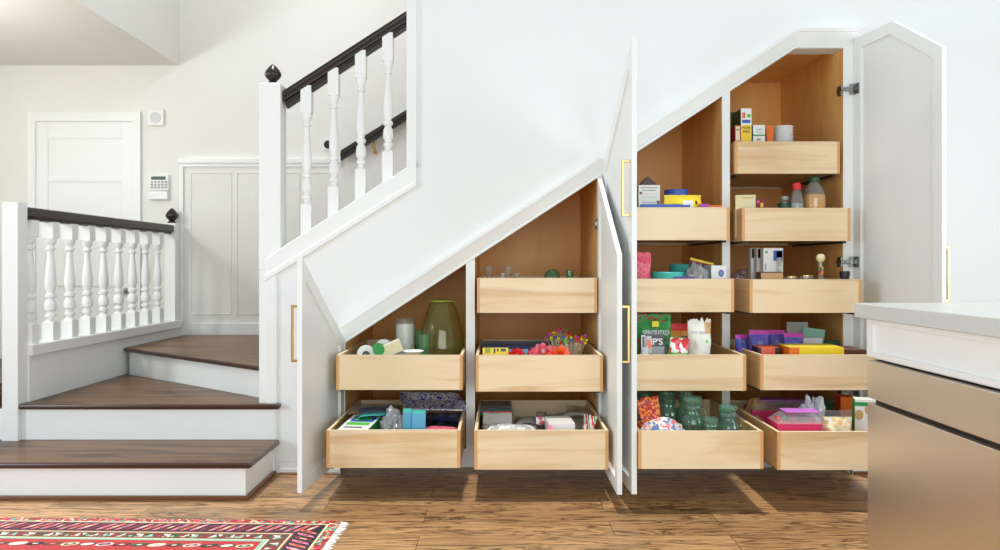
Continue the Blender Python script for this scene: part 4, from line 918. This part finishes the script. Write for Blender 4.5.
# --- D second drawer
o, w_, h = box_item('cream_box', 'D2', 736, 755, 195, .09, .16, ['cream', 'lemon', 'cream'], 'cream yellow box at the left of the second drawer from the top', 'box', rz=-14, panels=[(.3,.9,.8,.84,'olive'), (.3,.9,.7,.73,'tan'), (.08,.12,.05,.95,'lemon')])
box_item('dark_packet', 'D2', 755, 766, 199.5, .16, .05, ['crimson', 'dark_brown', 'purple'], 'dark red packet right of the cream yellow box', 'packet', panels=[(.5,.75,.1,.6,'yellow'), (.2,.4,.6,.85,'pink')])
vessel('green_dish', 'D2', 778, 791, 203.5, .14, [(.7,0),(.9,.5),(1,1)], 'dark_green', 'low green dish left of the red-capped bottle', 'dish')
o, h, r = vessel('spice_jar', 'D2', 780, 789.5, 200, .26, [(.8,0),(1,.1),(1,.8),(.8,1)], 'glass_clear', 'small clear jar with pale lid behind the low green dish', 'jar')
part(MB().lathe([(r*.75,h),(r*.78,h+.02),(r*.7,h+.022)], (0,0,0), 18), 'lid', 'light_grey', o, smooth=True)
o, h, r = vessel('squeeze_bottle', 'D2', 790, 803.5, 189, .12, [(.85,0),(.98,.05),(1,.5),(.95,.75),(.7,.92),(.45,1)], 'plastic_film', 'clear plastic bottle with red cap in the second drawer from the top', 'bottle')
part(MB().lathe([(r*.6,h-.004),(r*.62,h+.022),(r*.5,h+.03),(r*.45,h+.034)], (0,0,0), 20), 'cap', 'red', o, smooth=True)
part(MB().lathe([(.003,.004),(r*.82,.004),(r*.9,h*.7),(.003,h*.72)], (0,0,0), 20), 'contents', 'silver', o, smooth=True)
o, h, r = vessel('juice_bottle', 'D2', 803, 825.5, 181.5, .16, [(.85,0),(.95,.04),(.93,.3),(.9,.5),(1,.62),(.95,.76),(.7,.9),(.42,.97),(.4,1)], 'plastic_film', 'large clear bottle of orange drink with green cap', 'bottle')
part(MB().lathe([(r*.44,h-.002),(r*.46,h+.02),(r*.4,h+.024)], (0,0,0), 20), 'cap', 'dark_green', o, smooth=True)
part(MB().lathe([(.003,.004),(r*.9,.004),(r*.9,h*.3),(r*.86,h*.5),(r*.95,h*.64),(r*.88,h*.76),(.003,h*.78)], (0,0,0), 24), 'orange_drink', 'juice', o, smooth=True)
part(MB().lathe([(r*.99,h*.08),(r*.98,h*.26)], (0,0,0), 24, cap=False), 'bottle_label', 'bright_green', o, smooth=True)
# --- D third drawer
crumple('folded_cloth', 'D3', 728, 762, 268.5, .58, .12, 'stripe_print', 'folded white, blue and red cloth at the left of the third drawer from the top', 'cloth', 14, .18)
for i, (px0, px1, d, lb_) in enumerate(((751, 757, .34, 'slim white box leftmost behind the striped cloth'), (757, 763.5, .28, 'slim white box second from left behind the striped cloth'), (763.5, 783, .2, 'white box with orange picture, front one of the three upright boxes'))):
    box_item('upright_box', 'D3', px0, px1, 248, d, .05, ['white', 'offwhite'], lb_, 'box', 'upright white boxes in the tallest cabinet', panels=[(.1,.8,.68,.98,'black'), (.3,.7,.78,.9,'orange')] if i < 2 else [(.5,.98,.6,.92,'blue'), (.66,.96,.7,.9,'orange'), (.1,.22,.84,.9,'green'), (.08,.14,.3,.5,'grey')])
box_item('wooden_box', 'D3', 761, 783, 272, .1, .08, ['tan', 'brown', 'rust'], 'open brown wooden box in front of the upright white boxes', 'box', panels=[(0,1,.86,1,'brown')])
vessel('glass_bottle', 'D3', 771, 787.5, 258, .18, [(.85,0),(1,.15),(.98,.35),(.7,.58),(.28,.7),(.28,.88),(.38,.92),(.38,1)], 'glass_clear', 'clear round bottle behind the brown wooden box', 'bottle')
for px0, px1, yt, d, lb_ in ((785, 797, 277.3, .12, 'left gold jar lid near the clear round bottle'), (800, 813, 276.3, .14, 'right gold jar lid near the little figure')):
    o, h, r = vessel('small_jar', 'D3', px0, px1, yt, d, [(.9,0),(1,.1),(1,1)], 'glass_clear', lb_, 'jar', 'low jars with gold lids')
    part(MB().lathe([(.002,h),(r*1.02,h),(r*1.02,h+.006),(.002,h+.007)], (0,0,0), 24), 'lid', 'brass', o, smooth=True)
o, h, r = vessel('stoppered_bottle', 'D3', 812, 829, 262, .14, [(.9,0),(1,.06),(.8,.35),(.45,.6),(.26,.72),(.26,1)], 'glass_clear', 'stoppered bottle of coloured sweets with round pale top', 'bottle')
part(MB().lathe([(.003,.004),(r*.9,.004),(r*.74,h*.32),(.003,h*.45)], (0,0,0), 20), 'contents', 'red_white_print', o)
part(MB().lathe([(.001,h*.98),(r*.3,h+.002),(r*.5,h+.014),(r*.52,h+.026),(r*.4,h+.04),(.001,h+.046)], (0,0,0), 20), 'stopper', 'cream', o, smooth=True)
part(MB().blob((0,-.004,h*.8), .014, .014, .03, .4, 8, 2), 'ribbon', 'sprinkles', o)
o, h, r = vessel('black_cup', 'D3', 840, 849.5, 271.5, .12, [(.75,0),(.85,.5),(.86,.85),(1,.86),(1,1)], 'black', 'small black cup at the right end of the third drawer from the top', 'cup')
# --- D fourth drawer
for i, (px0, px1, yt, d, lb_) in enumerate(((731, 749, 334.5, .34, 'blue and purple pack farthest left in the fourth drawer from the top'), (749, 769, 330, .3, 'tallest blue pack with magenta top, second from left'), (768, 785, 330, .36, 'blue pack behind the yellow box, third from left'), (784, 803, 333, .28, 'rightmost of the four blue and purple packs'))):
    if px0 < 735: px0 = 735
    pouch_item('snack_pack', 'D4', px0, px1, yt, d, .08, ['purple_print', 'magenta', 'navy'], lb_, 'pack', 'blue and purple packs in the tallest cabinet', seed=90+i, wr=.9, matfn=lambda u, v, s_: 1 if v > .8 else 0)
box_item('grey_card', 'D4', 787, 808, 322, .6, .01, ['light_grey'], 'pale grey card upright at the back of the fourth drawer from the top', 'card')
box_item('teal_card', 'D4', 797, 819, 328, .46, .01, ['mint', 'teal'], 'teal card leaning in front of the pale grey card', 'card', ry=8)
box_item('white_card', 'D4', 803, 822, 338, .34, .02, ['white', 'grey', 'light_grey'], 'small white packet in front of the teal card', 'packet')
box_item('green_folder', 'D4', 803, 842, 341, .5, .03, ['dark_green'], 'dark green folder lying low behind the yellow box', 'folder')
box_item('red_box', 'D4', 759, 779, 347.5, .14, .14, ['coral', 'charcoal', 'orange'], 'coral red box with black corners left of the yellow box', 'box', rz=-4, panels=[(0,.12,.0,1,'charcoal'), (.8,1,.0,1,'charcoal')])
o, w_, h = box_item('yellow_box', 'D4', 790, 843.5, 347.5, .05, .2, ['yellow', 'orange', 'lemon'], 'long yellow box at the front of the fourth drawer from the top', 'box', rz=-3, panels=[(0, .18, 0, 1, 'orange')])
box_item('brown_box', 'D4', 845, 867, 350, .08, .2, ['brown', 'dark_brown', 'brown'], 'flat dark brown box right of the long yellow box', 'box')
box_item('pack_tray', 'D4', 742, 800, 0, .52, .02, ['navy'], 'navy strip box behind the coral box', 'box', h=.08)
# --- D bottom drawer
def clam(px0, px1, yt, ym, d, lb_, rz):
    Y = FY('D5', d); x, w_ = zspan(px0, px1, Y); zb_ = BZ('D5'); hb = PZ(ym, Y)-zb_; dp = .17
    o = MB().box(-w_/2, w_/2, 0, dp, 0, hb, 0).build('pink_box', 'hot_pink', local=True); o.location = (x, Y, zb_)
    m_ = MB(); hl = PZ(yt, Y+.08)-zb_
    m_.add([(-w_/2, 0, hb), (w_/2, 0, hb), (w_/2-.0, dp, hb), (-w_/2, dp, hb), (-w_/2+.06, .05, hl), (w_/2, .05, hl), (w_/2, dp-.05, hl), (-w_/2+.06, dp-.05, hl)], [(0,1,5,4), (1,2,6,5), (3,0,4,7), (2,3,7,6)], 0)
    part(m_, 'clear_lid', 'plastic_clear', o)
    m_ = MB().box(-w_/2+.05, w_/2+.004, .03, dp-.03, hl, hl+.004, 0); part(m_, 'lilac_band', 'lilac', o)
    m_ = MB().box(-w_/2+.006, w_/2-.006, .006, dp-.006, hb, hb+.004, 0)
    rnd = random.Random(int(px0))
    for i in range(7): m_.blob((-w_/2+.03+i*w_/8, .08+.03*rnd.random(), hb+.008), .02, .03, .014, .3, 8, i, i % 3, 10, 6)
    part(m_, 'contents', ['red', 'dark_brown', 'crimson'], o)
    fin(o, lb_, 'box', 'pink boxes with clear lids', rz)
clam(752, 806, 399.5, 411, .52, 'pink box with clear lid and lilac band, the one farther back', -3)
clam(778, 822, 411, 424, .09, 'pink box with clear lid and lilac band, the one in front', -2)
crumple('silver_bag', 'D5', 800, 824, 396, .28, .07, 'silver', 'crumpled silver bag sticking up behind the front pink box', 'bag', 21, .55)
pouch_item('cookie_bag', 'D5', 822, 852, 410, .12, .1, ['pasta_pieces', 'plastic_film', 'silver'], 'clear bag of pale pasta shapes at the front of the last bottom drawer', 'bag', seed=110, rag=.05, matfn=lambda u, v, s_: 0 if v < .68 else 1)
box_item('orange_box', 'D5', 841, 856, 397.5, .34, .1, ['orange', 'rust', 'orange'], 'orange box at the back beside the cookie box', 'box', rz=-6)
o, w_, h = box_item('cookie_box', 'D5', 856, 882, 400, .14, .08, ['white', 'green', 'white'], 'white and green box with biscuit pictures at the right end of the last bottom drawer', 'box', rz=-16, panels=[(0,1,.8,.92,'green')])
m_ = MB()
for cx_, cz_ in ((-.045, h-.075), (.0, h-.05), (.012, h-.09), (.045, h-.06)): m_.lathe([(.019,0),(.019,.001)], (cx_, -.0018, cz_), 18, axis='y', sy=1.3)
part(m_, 'biscuit_pictures', 'tan', o)
box_item('dark_green_box', 'D5', 824, 840, 402, .5, .1, ['dark_green', 'dark_brown', 'grey'], 'dark green box at the back of the last bottom drawer', 'box')
crumple('grey_bundle', 'D5', 745, 770, 398, .6, .08, 'tan', 'tan paper bundle in the back left corner of the last bottom drawer', 'bundle', 25, .3)
